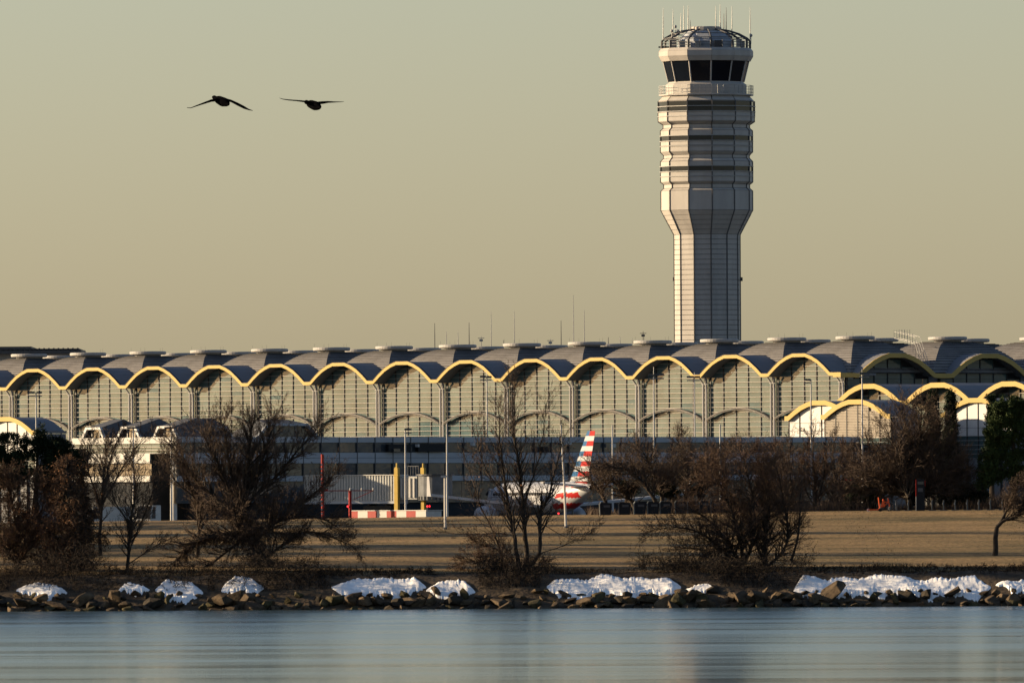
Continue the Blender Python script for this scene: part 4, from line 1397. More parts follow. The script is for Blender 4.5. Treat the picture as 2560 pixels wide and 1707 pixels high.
class Tree:
    def __init__(s, seed):
        s.r = random.Random(seed)
        s.big = []; s.small = []; s.leaf = []

    def seg(s, p, q, a, b):
        (s.big if a > .030 else s.small).append((p, q, a, b))

    def grow(s, p, d, L, r, lev, o):
        g = s.r.gauss
        n = (6, 5, 3, 2, 2)[lev]
        st = L / n
        up = o.get('up', .12); wan = o.get('wander', .22)
        rmin = o.get('rmin', .0075)
        for i in range(n):
            dx = d[0] + g(0, wan); dy = d[1] + g(0, wan); dz = d[2] + g(0, wan) + up
            l = math.sqrt(dx * dx + dy * dy + dz * dz) or 1
            d = (dx / l, dy / l, dz / l)
            q = (p[0] + d[0] * st, p[1] + d[1] * st, p[2] + d[2] * st)
            r2 = max(rmin * .6, r * (1 - .75 * (i + 1) / n) + r * .12) if i < n - 1 else rmin * .5
            r2 = min(r2, r)
            s.seg(p, q, max(r, rmin), max(r2, rmin * .6))
            if lev < o.get('levels', 3) and i >= (1 if lev else 1):
                for c in range(o['kids'][lev] + (1 if lev == 2 and i == n - 1 else 0)):
                    sp = o.get('spread', .8)
                    e = (d[0] + g(0, sp), d[1] + g(0, sp), d[2] + g(0, sp) * .8)
                    l = math.sqrt(sum(k * k for k in e)) or 1
                    e = (e[0] / l, e[1] / l, e[2] / l)
                    s.grow(q if c == 0 else p, e, L * o.get('ratio', .52) * s.r.uniform(.6, 1.15) * (1 - .35 * i / n), max(rmin, r2 * .55), lev + 1, o)
            p, r = q, max(r2, rmin * .6)
        if o.get('leaf') and lev >= 2 and s.r.random() < o['leaf']:
            s.leaf.append(p)

    def path(s, pts, r0, r1, limbs, L, o, t0=.25, lev=1):
        pts = [Vector(p) for p in pts]
        # smooth resample
        cum = [0]
        for a, b in zip(pts, pts[1:]): cum.append(cum[-1] + (b - a).length)
        tot = cum[-1]
        n = max(6, int(tot / .7))
        sm = []
        for i in range(n + 1):
            t = tot * i / n
            k = max(j for j in range(len(cum) - 1) if cum[j] <= t + 1e-9)
            f = (t - cum[k]) / max(1e-9, cum[k + 1] - cum[k])
            p0 = pts[max(0, k - 1)]; p1 = pts[k]; p2 = pts[k + 1]; p3 = pts[min(len(pts) - 1, k + 2)]
            q = .5 * ((2 * p1) + (p2 - p0) * f + (2 * p0 - 5 * p1 + 4 * p2 - p3) * f * f + (3 * p1 - p0 - 3 * p2 + p3) * f ** 3)
            w = .03 if 0 < i < n else 0
            sm.append(q + Vector((s.r.gauss(0, w), s.r.gauss(0, w), s.r.gauss(0, w))))
        rad = [r0 + (r1 - r0) * i / n for i in range(n + 1)]
        for i in range(n): s.seg(tuple(sm[i]), tuple(sm[i + 1]), rad[i], rad[i + 1])
        for j in range(int(limbs * 1.8)):
            t = t0 + (1 - t0) * (j + s.r.random()) / int(limbs * 1.8)
            k = min(n - 1, int(t * n)); f = t * n - k
            p = sm[k].lerp(sm[k + 1], f)
            tan = (sm[k + 1] - sm[k]).normalized()
            a = s.r.uniform(0, 2 * PI)
            ref = tan.orthogonal().normalized(); per = ref * math.cos(a) + tan.cross(ref) * math.sin(a)
            d = (tan * o.get('fwd', .7) + per * s.r.uniform(.5, 1.1) + Vector((0, 0, o.get('lift', .15)))).normalized()
            rr = max(o.get('rmin', .0075), (rad[k]) * .42)
            s.grow(tuple(p), tuple(d), L * s.r.uniform(.55, 1.15) * (1.1 - .45 * t), min(rr, .06), lev, o)

    def build(s, name, label, base, cat='tree', group=None, twig='twig', bark='bark', leafmat='deadleaf', leafsize=.05):
        t = thing(name, label, cat, base, 0, group)
        for nm, L, mt, sd in (('trunk', s.big, bark, 6), ('crown', s.small, twig, 3)):
            if not L: continue
            a = np.array([(*p, *q, u, v) for p, q, u, v in L])
            a[:, 0:3] -= np.asarray(base); a[:, 3:6] -= np.asarray(base)
            if nm == 'trunk':
                seg_mesh(nm, a[:, 0:3], a[:, 3:6], a[:, 6], a[:, 7], mt, t, (0, 0, 0), sd)
                continue
            th = a[:, 6] < .016
            f = a[th]; k = a[~th]
            V, Q = flat_quads(f[:, 0:3], f[:, 3:6], f[:, 6] * 1.35, f[:, 7] * 1.35)
            if len(k):
                V2, Q2 = stick_arrays(k[:, 0:3], k[:, 3:6], k[:, 6], k[:, 7], 3)
                Q = np.concatenate([Q, Q2 + len(V)]); V = np.concatenate([V, V2])
            raw_mesh(nm, V, Q, mt, t)
        if s.leaf: leaf_mesh('leaves', np.array(s.leaf), leafsize, leafmat, t, base, s.r)
        return t


def leaf_mesh(nm, P, size, mt, parent, base, r, droop=False):
    n = len(P)
    rs = np.random.RandomState(r.randint(0, 99999))
    a = rs.normal(size=(n, 3)); a /= np.linalg.norm(a, axis=1, keepdims=True)
    b = rs.normal(size=(n, 3)); b -= a * (a * b).sum(1, keepdims=True); b /= np.linalg.norm(b, axis=1, keepdims=True)
    sz = size * rs.uniform(.6, 1.5, (n, 1))
    P = P - np.asarray(base)
    V = np.stack([P - a * sz, P + b * sz * .6, P + a * sz, P - b * sz * .6], 1).reshape(-1, 3)
    Fc = np.arange(n * 4).reshape(n, 4)
    return raw_mesh(nm, V, Fc, mt, parent)


def px(pts, Y, jit=0.0, r=None):
    out = []
    for i, (x, y) in enumerate(pts):
        dy = (r.gauss(0, jit) if r and i else 0)
        out.append(at(x, y, Y + dy))
    return out


def root_pt(x, y, Y):
    p = at(x, y, Y); p.z = land_z(p.x, p.y) - .05
    return p


def path_tree(name, label, Y, specs, o, seed, twig='twig', cat='tree', group=None, leafsize=.05, vines=None, jit=.5):
    T = Tree(seed)
    base = None
    for (pts, r0, r1, limbs, L, t0) in specs:
        w = px(pts, Y, jit, T.r)
        if base is None:
            base = w[0].copy(); base.z = land_z(base.x, base.y)
            w[0] = base - Vector((0, 0, .15))
        if T.big and len(w) and base is not w[0]:
            ends = [Vector(s_[1]) for s_ in T.big]
            k = min(ends, key=lambda q: (q - w[0]).length)
            if (k - w[0]).length < 1.6: w[0] = k
        T.path(w, r0, r1, limbs, L, o, t0)
    if vines: vines(T)
    return T.build(name, label, base, cat, group, twig, leafsize=leafsize)


YB = 901.0
fine = dict(kids=(2, 2, 3, 1), up=.07, wander=.115, spread=.42, ratio=.58, levels=3, fwd=1.0, lift=.2)
dense = dict(kids=(2, 2, 3, 1), up=.08, wander=.17, spread=.55, ratio=.55, levels=3, fwd=.7, lift=.15)
vine_o = dict(kids=(2, 2, 2, 1), up=-.16, wander=.40, spread=.9, ratio=.6, levels=3, fwd=.2, lift=-.1, leaf=.35)

YF = 907.0
# the big fan-shaped tree
path_tree('bare_tree', 'big fan shaped bare tree leaning over the rocks with an arching low limb', YF, [
    ([(700, 1452), (660, 1400), (625, 1340), (602, 1290), (612, 1230), (625, 1130), (628, 1060)], .36, .05, 44, 2.6, .35),
    ([(602, 1290), (565, 1210), (530, 1130), (500, 1075)], .16, .03, 32, 2.6, .15),
    ([(606, 1285), (580, 1190), (565, 1100), (560, 1045)], .15, .03, 32, 2.4, .15),
    ([(606, 1280), (640, 1190), (672, 1100), (690, 1045)], .16, .03, 32, 2.6, .15),
    ([(612, 1275), (690, 1190), (750, 1120), (790, 1075)], .15, .03, 32, 2.5, .15),
    ([(602, 1290), (520, 1230), (460, 1160), (425, 1100)], .14, .03, 32, 2.5, .15),
    ([(640, 1350), (720, 1280), (790, 1230), (830, 1190)], .14, .03, 34, 2.2, .1),
    ([(660, 1390), (760, 1330), (840, 1345), (890, 1370)], .12, .02, 34, 1.9, .1),
    ([(640, 1345), (700, 1300), (790, 1290), (860, 1330)], .12, .02, 34, 1.9, .1),
    ([(625, 1345), (560, 1337), (500, 1347), (455, 1385), (412, 1440), (402, 1468)], .24, .08, 30, 1.6, .1),
    ([(620, 1340), (540, 1400), (480, 1440), (430, 1475)], .12, .03, 24, 1.6, .1),
], fine, 3, vines=lambda T: (T.path(px([(700, 1450), (660, 1400), (625, 1340), (602, 1290)], YF), .3, .3, 100, 1.5, dict(vine_o, leaf=0), .05), T.path(px([(602, 1290), (640, 1330), (700, 1330), (760, 1330)], YF), .08, .04, 60, 1.5, dict(vine_o, leaf=0), .05), T.path(px([(602, 1290), (560, 1270), (520, 1260)], YF), .08, .04, 34, 1.2, dict(vine_o, leaf=0), .05), T.path(px([(602, 1290), (650, 1240), (700, 1210)], YF), .08, .04, 40, 1.3, dict(vine_o, leaf=0), .05), T.path(px([(625, 1345), (560, 1337), (500, 1347), (455, 1385)], YF), .2, .2, 70, 1.1, dict(vine_o, leaf=0), .05)))

# vine covered tree
path_tree('vine_covered_tree', 'tree trunk smothered in russet dead vines near the black evergreen', YB + .4, [
    ([(186, 1450), (182, 1350), (172, 1250), (160, 1150)], .38, .12, 190, 1.7, .05),
    ([(186, 1440), (205, 1350), (212, 1250), (200, 1170)], .25, .08, 110, 1.3, .05),
    ([(184, 1300), (140, 1240), (115, 1200)], .14, .04, 60, 1.5, .1),
    ([(184, 1380), (120, 1320), (75, 1290), (50, 1280)], .12, .03, 70, 1.5, .1),
    ([(190, 1340), (235, 1330), (270, 1345)], .06, .02, 16, 1.2, .1),
], vine_o, 5, twig='twigred', leafsize=.055, jit=.7)

path_tree('bare_tree', 'tangled brown thicket tree at the picture edge below the black evergreen', YB + 1.5, [
    ([(40, 1440), (45, 1340), (30, 1250), (20, 1190)], .12, .03, 90, 1.9, .05),
    ([(20, 1440), (-5, 1330), (-20, 1240), (-30, 1180)], .10, .03, 80, 1.9, .05),
    ([(60, 1440), (80, 1350), (95, 1270), (88, 1200)], .10, .02, 60, 1.7, .05),
    ([(110, 1445), (120, 1390), (100, 1330)], .07, .02, 40, 1.4, .05),
], dict(dense, up=.02), 7, twig='twigred')

path_tree('bare_tree', 'slim bare tree between the vine covered trunk and the fan shaped tree', YB + .8, [
    ([(318, 1440), (322, 1370), (330, 1290), (338, 1220), (330, 1150)], .13, .03, 40, 1.9, .15),
    ([(324, 1360), (360, 1290), (380, 1230), (410, 1170)], .07, .02, 24, 1.5, .2),
    ([(328, 1320), (290, 1260), (270, 1180), (262, 1120)], .07, .02, 24, 1.6, .2),
    ([(318, 1420), (400, 1360), (450, 1365)], .05, .015, 14, 1.2, .2),
], fine, 9)
path_tree('bare_tree', 'slim forked bare tree standing on the lawn by the arching limb', 925, [
    ([(492, 1378), (497, 1320), (488, 1260), (470, 1190), (455, 1120)], .16, .03, 40, 1.9, .2),
    ([(496, 1310), (530, 1265), (565, 1245), (590, 1235)], .08, .02, 18, 1.3, .2),
    ([(485, 1250), (430, 1190), (415, 1140)], .08, .02, 18, 1.5, .2),
], fine, 13)
path_tree('bare_tree', 'spreading bare tree rising behind the vine covered trunk', 930, [
    ([(250, 1375), (252, 1290), (258, 1200), (268, 1130)], .15, .04, 18, 2.3, .3),
    ([(254, 1270), (300, 1180), (340, 1120), (372, 1085)], .10, .02, 14, 2.0, .2),
    ([(254, 1280), (225, 1190), (218, 1130), (222, 1090)], .10, .02, 14, 1.8, .2),
    ([(256, 1240), (275, 1150), (300, 1090), (312, 1080)], .10, .02, 12, 1.7, .2),
], fine, 15)

# three stemmed tree
tri = dict(kids=(1, 1, 2, 1), up=.10, wander=.12, spread=.45, ratio=.56, levels=3, fwd=1.0, lift=.15, leaf=.03)
path_tree('bare_tree', 'sparse bare tree with three slender stems before the airliner', YB, [
    ([(1299, 1440), (1296, 1400), (1275, 1289), (1266, 1242), (1256, 1157), (1250, 1090), (1246, 1010)], .17, .02, 40, 2.5, .2),
    ([(1320, 1440), (1317, 1400), (1308, 1289), (1305, 1239), (1297, 1160), (1286, 1090), (1285, 1030), (1287, 965)], .19, .02, 46, 2.5, .2),
    ([(1345, 1440), (1346, 1390), (1351, 1275), (1371, 1245), (1389, 1172), (1409, 1095)], .16, .02, 36, 2.4, .25),
    ([(1275, 1440), (1262, 1410), (1231, 1324), (1204, 1269), (1187, 1216), (1168, 1150)], .08, .015, 30, 2.1, .15),
    ([(1308, 1270), (1330, 1200), (1350, 1130), (1362, 1050), (1368, 1000)], .07, .015, 22, 1.9, .2),
    ([(1266, 1242), (1225, 1190), (1200, 1130), (1190, 1060)], .06, .015, 22, 1.9, .2),
    ([(1347, 1395), (1420, 1358), (1482, 1322), (1500, 1310)], .04, .012, 12, 1.2, .3),
    ([(1290, 1345), (1230, 1332), (1170, 1336), (1068, 1326)], .045, .012, 14, 1.2, .3),
    ([(1350, 1300), (1390, 1330), (1440, 1350), (1480, 1345)], .035, .012, 10, 1.2, .3),
], tri, 17, leafsize=.07)
path_tree('bramble_bush', 'low tangled brown bramble round the foot of the three stemmed tree', YB - .8, [
    ([(1290, 1468), (1240, 1420), (1190, 1400), (1150, 1410)], .03, .012, 44, 1.5, .05),
    ([(1310, 1470), (1270, 1400), (1225, 1360), (1180, 1350)], .03, .012, 44, 1.5, .05),
    ([(1300, 1470), (1330, 1420), (1370, 1410)], .03, .012, 30, 1.3, .05),
    ([(1270, 1475), (1200, 1450), (1140, 1440), (1110, 1450)], .03, .012, 40, 1.2, .05),
    ([(1320, 1478), (1360, 1450), (1400, 1445)], .03, .012, 26, 1.1, .05),
], dict(dense, up=.03), 19, cat='bush', twig='twigred')

# arching shrubby tree
path_tree('bare_tree', 'wide russet tree with limbs arching low over the lawn before the bins', YB, [
    ([(1862, 1440), (1850, 1405), (1817, 1351), (1786, 1311), (1749, 1283), (1715, 1272)], .17, .02, 46, 2.2, .2),
    ([(1845, 1438), (1830, 1400), (1786, 1354), (1734, 1326), (1679, 1318), (1618, 1328)], .13, .015, 50, 1.8, .2),
    ([(1870, 1440), (1850, 1350), (1825, 1270), (1790, 1190), (1760, 1150)], .15, .02, 56, 2.4, .15),
    ([(1880, 1440), (1885, 1340), (1880, 1240), (1862, 1160), (1850, 1130)], .15, .02, 60, 2.4, .12),
    ([(1916, 1440), (1914, 1335), (1921, 1290), (1908, 1198), (1893, 1150)], .18, .02, 64, 2.3, .12),
    ([(1964, 1440), (1970, 1351), (1957, 1244), (1939, 1150)], .12, .02, 56, 2.1, .12),
    ([(1998, 1450), (1996, 1335), (2000, 1259), (2004, 1180)], .10, .015, 26, 1.4, .3),
    ([(1850, 1440), (1800, 1390), (1740, 1370), (1690, 1375)], .08, .015, 46, 1.6, .1),
    ([(1840, 1445), (1770, 1420), (1710, 1410), (1670, 1420)], .06, .015, 46, 1.3, .1),
    ([(1900, 1445), (1860, 1290), (1800, 1210), (1740, 1200)], .1, .015, 50, 2.2, .2),
], dict(dense, up=.04, wander=.17, kids=(2, 2, 2, 1)), 23, twig='twigred')

# round crowned tree on the crest
YC = 1012
rt = []
for i, (dx, dy) in enumerate(((-150, -40), (-140, -95), (-110, -150), (-70, -200), (-25, -235), (25, -240), (70, -205), (105, -150), (130, -95), (140, -50), (-60, -110), (40, -120), (-100, -70), (90, -70), (0, -160))):
    rt.append(([(2285 + dx * .04, 1275), (2285 + dx * .12, 1245), (2285 + dx * .45, 1245 + dy * .45), (2280 + dx, 1262 + dy)], .20 if i else .3, .02, 46, 2.5, .22))
path_tree('bare_tree', 'large round crowned bare tree above the tall kiosk', YC, rt, dict(fine, up=.04, kids=(2, 2, 2, 1)), 29, jit=1.2)

# thicket on the crest
gk = 'bare trees in the thicket on the lawn crest'
for i, (x, top, w) in enumerate(((2035, 1085, 42), (2085, 1100, 40), (2120, 1120, 36), (1975, 1110, 46), (1930, 1120, 44))):
    path_tree('bare_tree', ['upright bare tree in the crest thicket, tallest beside the round crowned tree', 'second bare tree of the crest thicket towards the round crowned tree', 'thin bare tree of the crest thicket touching the round crown', 'bare tree of the crest thicket behind the slender right stem of the russet tree', 'bare tree of the crest thicket hidden behind the russet tree'][i], 1018 + i * 3, [
        ([(x, 1284), (x + 4, 1220), (x - 3, 1150), (x, top)], .13, .02, 22, 2.0, .1),
        ([(x + 8, 1284), (x + w * .5, 1210), (x + w * .7, 1140)], .08, .02, 15, 1.7, .1),
        ([(x - 6, 1284), (x - w * .5, 1220), (x - w * .6, 1150)], .08, .02, 15, 1.7, .1),
    ], dict(dense, up=.1), 31 + i, twig='twig' if i % 2 else 'twigred', group=gk)
for i, (pts, n) in enumerate((
        ([(1655, 1288), (1625, 1230), (1575, 1180), (1520, 1165), (1480, 1180)], 60),
        ([(1660, 1288), (1650, 1220), (1620, 1150), (1590, 1110)], 60),
        ([(1600, 1288), (1560, 1230), (1520, 1195), (1490, 1210)], 50),
        ([(1700, 1288), (1720, 1220), (1710, 1140), (1690, 1095)], 56),
        ([(1740, 1288), (1760, 1210), (1790, 1150)], 50),
        ([(1530, 1290), (1500, 1230), (1460, 1185), (1425, 1165)], 26))):
    path_tree('bare_tree', ['dark bare tree arching towards the striped airliner tail', 'bare tree with upswept limbs right behind the row of bins', 'low dark bare tree bowed over the first bins', 'bare tree with thin raised limbs near the middle bins', 'bare tree behind the last bins, merging with the russet tree', 'thin bare tree veiling the foot of the striped airliner tail'][i], 1014 + i * 2, [
        (pts, .20, .03, int(n * .55), 2.2, .2), ([pts[1], (pts[1][0] + 45, pts[1][1] - 50), (pts[1][0] + 70, pts[1][1] - 90)], .08, .02, 26, 1.7, .1)], dict(dense, up=.06), 41 + i, twig='twig', group='bare trees behind the bins')

# small leaning tree on the lawn
Yl = on_lawn(2487, 1388).y
path_tree('bare_tree', 'small dark tree on the open lawn leaning out of the picture', Yl, [
    ([(2487, 1388), (2489, 1345), (2494, 1312), (2520, 1298), (2550, 1280), (2590, 1255)], .21, .06, 22, 1.7, .5),
    ([(2494, 1314), (2510, 1285), (2530, 1250), (2545, 1210)], .10, .02, 26, 1.5, .3),
    ([(2540, 1288), (2570, 1240), (2590, 1200)], .09, .02, 22, 1.6, .2),
], fine, 51, jit=.2)

# ------------------------------------------------------------------ evergreens
def evergreen(name, label, blobs, Y, mt, seed, n_per=900, needle=.20, base=None, trunk=None, cat='evergreen'):
    r = random.Random(seed); rs = np.random.RandomState(seed)
    b = base or root_pt(*trunk[0], Y)
    t = thing(name, label, cat, b, 0)
    P = []; D = []
    for (x, y, rx, ry) in blobs:
        c = at(x, y, Y); s = Y / F
        n = int(n_per * 2.6 * (rx * ry) / 900) + 120
        # tufts spread through the blob, needles spread round each tuft
        nt_ = max(8, n // 22)
        u = rs.normal(size=(nt_, 3)); u /= np.linalg.norm(u, axis=1, keepdims=True)
        u *= rs.uniform(.3, 1.0, (nt_, 1)) ** .6 * (1 + .5 * (rs.uniform(0, 1, (nt_, 1)) > .82))
        tc = np.array(c) + u * np.array([rx * s, rx * s * .9, ry * s])
        k = rs.randint(0, nt_, n)
        d = rs.normal(size=(n, 3)); d[:, 2] += .5; d /= np.linalg.norm(d, axis=1, keepdims=True)
        P.append(tc[k] + rs.normal(size=(n, 3)) * .10); D.append(d)
    P = np.concatenate(P); D = np.concatenate(D)
    L = needle * rs.uniform(.6, 1.4, (len(P), 1))
    raw_mesh('crown', *flat_quads(P - np.asarray(b), P + D * L - np.asarray(b), np.full(len(P), .042), None, True), mt, t)
    if trunk:
        m = MB(); pts = [at(x, y, Y) for x, y in trunk]; pts[0] = b - Vector((0, 0, .1))
        m.tube(pts, [.24 - .18 * i / (len(pts) - 1) for i in range(len(pts))], 8)
        for (x, y, rx, ry) in blobs[:24]:
            c = at(x, y, Y)
            k = min(pts, key=lambda q: (q - c).length)
            m.tube([k, k.lerp(c, .6) + Vector((0, 0, -.1)), c], [.06, .04, .015], 5)
        m.build('trunk', 'bark', t, b)
    return t


bl = []
rr = random.Random(5)
for i in range(64):
    x = rr.uniform(-40, 205)
    topy = 1082 + max(0, x - 40) * .16 + rr.uniform(-6, 14)
    y = rr.uniform(topy, 1215 - max(0, x - 100) * .3)
    bl.append((x, y, rr.uniform(14, 30), rr.uniform(10, 20)))
evergreen('pine_tree', 'almost black evergreen behind the vine covered trunk', bl, 945, 'needle', 1, 700, trunk=[(85, 1360), (88, 1250), (92, 1180), (95, 1110)])
bl = []
for i in range(75):
    t = rr.random()
    y = 1000 + 225 * t
    hw = 26 + 62 * min(1, t * 1.4)
    bl.append((2532 + rr.uniform(-hw, hw * 1.3), y, rr.uniform(14, 28), rr.uniform(9, 17)))
evergreen('pine_tree', 'tall dark green pine at the picture edge by the small leaning tree', bl, 1010, 'needle2', 2, 620, trunk=[(2535, 1276), (2535, 1180), (2534, 1090), (2533, 1010)])
for i, (x, top, bot, hw, lab) in enumerate(((2332, 985, 1150, 14, 'narrow dark cedar rising just behind the round crowned tree'), (2376, 988, 1150, 13, 'narrow dark cedar before the white pavilion'), (2480, 995, 1180, 15, 'slim dark cedar touching the tall green pine'))):
    bl = []
    for k in range(26):
        t = k / 25
        bl.append((x + rr.uniform(-1, 1) * hw * (.2 + t), top + (bot - top) * t, 6 + 9 * t + rr.uniform(0, 4), rr.uniform(8, 13)))
    evergreen('cedar_tree', lab, bl, 1026 + i, 'needle', 10 + i, 900, trunk=[(x, 1278), (x, 1150), (x, top + 10)])
bl = [(rr.uniform(1620, 1745), rr.uniform(1185, 1235), rr.uniform(10, 22), rr.uniform(5, 10)) for _ in range(20)]
evergreen('evergreen_shrub', 'low dark evergreen shrub above the middle bins', bl, 1022, 'needle', 20, 650, trunk=[(1680, 1286), (1682, 1250), (1684, 1200)], cat='shrub')
bl = [(rr.uniform(1550, 1590), rr.uniform(1208, 1230), rr.uniform(8, 16), rr.uniform(5, 9)) for _ in range(8)]
evergreen('evergreen_shrub', 'small dark evergreen shrub above the second bin', bl, 1020, 'needle', 21, 650, trunk=[(1565, 1286), (1567, 1250), (1568, 1220)], cat='shrub')
bl = [(rr.uniform(2350, 2470), rr.uniform(1215, 1268), rr.uniform(14, 26), rr.uniform(8, 14)) for _ in range(22)]
evergreen('evergreen_shrub', 'broad dark evergreen shrub behind the bicycle docks', bl, 1016, 'needle', 22, 650, trunk=[(2410, 1276), (2412, 1250), (2414, 1225)], cat='shrub')
bl = [(rr.uniform(2125, 2200), rr.uniform(1222, 1268), rr.uniform(12, 22), rr.uniform(8, 14)) for _ in range(16)]
evergreen('evergreen_shrub', 'dark evergreen shrub behind the orange scooter', bl, 1016, 'needle', 23, 650, trunk=[(2160, 1276), (2162, 1250), (2164, 1235)], cat='shrub')


# park evergreens out of the picture whose long shadows lie across the lawn
shade = []
rsh = random.Random(8)
for Yc in (912, 930, 941, 962, 985, 996):
    for X, h, w in ((-48, 20, 3.4), (-58, 13, 3.6), (-68, 23, 4.4)):
        if rsh.random() < .25: continue
        X += rsh.uniform(-5, 5); h *= rsh.uniform(.7, 1.15)
        shade.append((X, Yc + .176 * abs(X) + rsh.uniform(-6, 6), h, w * rsh.uniform(.8, 1.4)))
for i, (X, Y, h, w) in enumerate(shade):
    r = random.Random(600 + i); rs = np.random.RandomState(600 + i)
    b = Vector((X, Y, land_z(X, Y)))
    t = thing('park_evergreen', 'dense park evergreen standing upsun of the lawn, throwing a long shadow', 'evergreen', b, 0, 'park evergreens beyond the picture edge')
    n = 1000
    q = rs.uniform(0.14, 1, n)
    rad = w * (1.10 - q) ** .45 * np.sqrt(rs.uniform(.05, 1, n)) * (1 + .25 * np.sin(q * 23))
    a = rs.uniform(0, 2 * PI, n)
    P = np.stack([X + rad * np.cos(a), Y + rad * np.sin(a), b.z + q * h], 1)
    d = rs.normal(size=(n, 3)); d /= np.linalg.norm(d, axis=1, keepdims=True)
    seg_mesh('crown', P, P + d * .7, np.full(n, .16), np.full(n, .05), 'needle2', t, b, 3)
    m = MB(); m.tube([b - Vector((0, 0, .1)), b + Vector((0, 0, h * .9))], [.28, .05], 8); m.build('trunk', 'bark', t, b)


# ------------------------------------------------------------------ undergrowth, dry grass
SNOW = [(36, 175, 1462, 1500, 'ragged snow patch under the vine covered trunk'), (282, 378, 1465, 1490, 'thin bluish snow patch near the slim bare tree'), (385, 512, 1452, 1512, 'snow patch spilling between rocks below the arching limb'), (548, 664, 1446, 1494, 'snow patch left of the fan shaped tree foot'), (826, 1068, 1449, 1500, 'long smooth snow bank beside the fan shaped tree'), (1062, 1192, 1455, 1500, 'short snow bank touching the bramble of the three stemmed tree'), (1362, 1708, 1446, 1500, 'long lumpy snow bank below the lawn between the two leafless clumps'), (1700, 1800, 1468, 1492, 'thin snow strip trailing into the russet bramble'), (1978, 2482, 1446, 1502, 'longest snow bank under the open lawn'), (2486, 2600, 1450, 1488, 'broken snow patch at the picture edge under the leaning tree')]


def scatter_blades(name, label, n, xr, yr, h, mt, seed, w=.012):
    rs = np.random.RandomState(seed)
    X = rs.uniform(*xr, n); Y = yr[0] + (yr[1] - yr[0]) * rs.uniform(0, 1, n)
    den = np.sin(X * .35 + 1) * .5 + np.sin(X * .93 + 2) * .35 + rs.normal(0, .35, n)
    keep = den > -.35
    if yr[1] < 900:
        pxx = 1280 + X / 892 * F
        for (a, b, *_r) in SNOW:
            keep &= ~((pxx > a - 14) & (pxx < b + 4) & (Y < 895.2))
    X, Y = X[keep], Y[keep]
    Z = np.array([land_z(a, b) for a, b in zip(X, Y)])
    d = rs.normal(size=(len(X), 3)) * .35; d[:, 2] = 1
    d /= np.linalg.norm(d, axis=1, keepdims=True)
    hh = h * rs.uniform(.4, 1.3, len(X)) * (1 + .5 * np.sin(X * .5 + .7))
    P = np.stack([X, Y, Z - .03], 1)
    o = raw_mesh(name, *flat_quads(P, P + d * hh[:, None], np.full(len(X), w * 1.5), None, True), mt, None, 'stuff')
    tag(o, label, None)


scatter_blades('dry_bank_grass', 'dead brown grass fringe along the top of the bank', 24000, (-44, 44), (895.2, 900.0), .27, 'drygrass', 1)
scatter_blades('bank_undergrowth', 'dark matted undergrowth on the bank', 26000, (-44, 44), (892.0, 895.6), .34, 'bramble', 2, .012)
scatter_blades('crest_undergrowth', 'dark undergrowth below the trees on the crest', 22000, (6, 44), (1012, 1030), .95, 'twig', 3, .014)
scatter_blades('lawn_tufts', 'short dry tufts in the lawn grass', 24000, (-44, 44), (897, 1006), .10, 'drygrass', 4, .014)

# bank brambles
gb = 'brown brambles hanging over the bank'
for i, (x0, x1, hgt) in enumerate(((-10, 130, 70), (130, 260, 95), (250, 400, 34), (400, 590, 42), (590, 790, 80), (740, 840, 35), (1600, 1720, 60), (1700, 1850, 70), (1850, 2010, 70), (1190, 1370, 60), (840, 1080, 20), (2020, 2300, 16), (2300, 2570, 18))):
    T = Tree(200 + i)
    Y = 897.4
    c = root_pt((x0 + x1) / 2, 1450, Y)
    for k in range(int((x1 - x0) / 1.7)):
        x = T.r.uniform(x0, x1); b = root_pt(x, 1450, Y + (T.r.uniform(-5.6, 1.6) if x0 < 820 or 1180 < x0 < 1400 or 1690 < x0 < 1990 else T.r.uniform(-3.0, 1.6)))
        d = (T.r.gauss(0, .5), T.r.gauss(-.15, .4), 1)
        T.grow(tuple(b), d, hgt / 36 * T.r.uniform(.45, 1.0), .012, 1, dict(dense, kids=(2, 2, 2, 1), up=-.06, wander=.3))
    T.build('bramble_bush', ['brown bramble at the picture edge below the tangled thicket tree', 'brown bramble hanging under the vine covered trunk', 'brown bramble by the foot of the slim bare tree', 'brown bramble under the arching low limb', 'brown bramble round the foot of the fan shaped tree', 'small brown bramble beside the first long snow patch', 'brown bramble at the end of the middle snow bank', 'brown bramble under the low arching russet limbs', 'brown bramble at the foot of the russet tree', 'brown bramble spilling down the bank below the three stemmed tree', 'sparse twigs poking over the first long snow bank', 'sparse twigs along the top of the longest snow bank', 'sparse twigs above the snow near the leaning tree'][i], c, 'bush', gb, 'bramble')

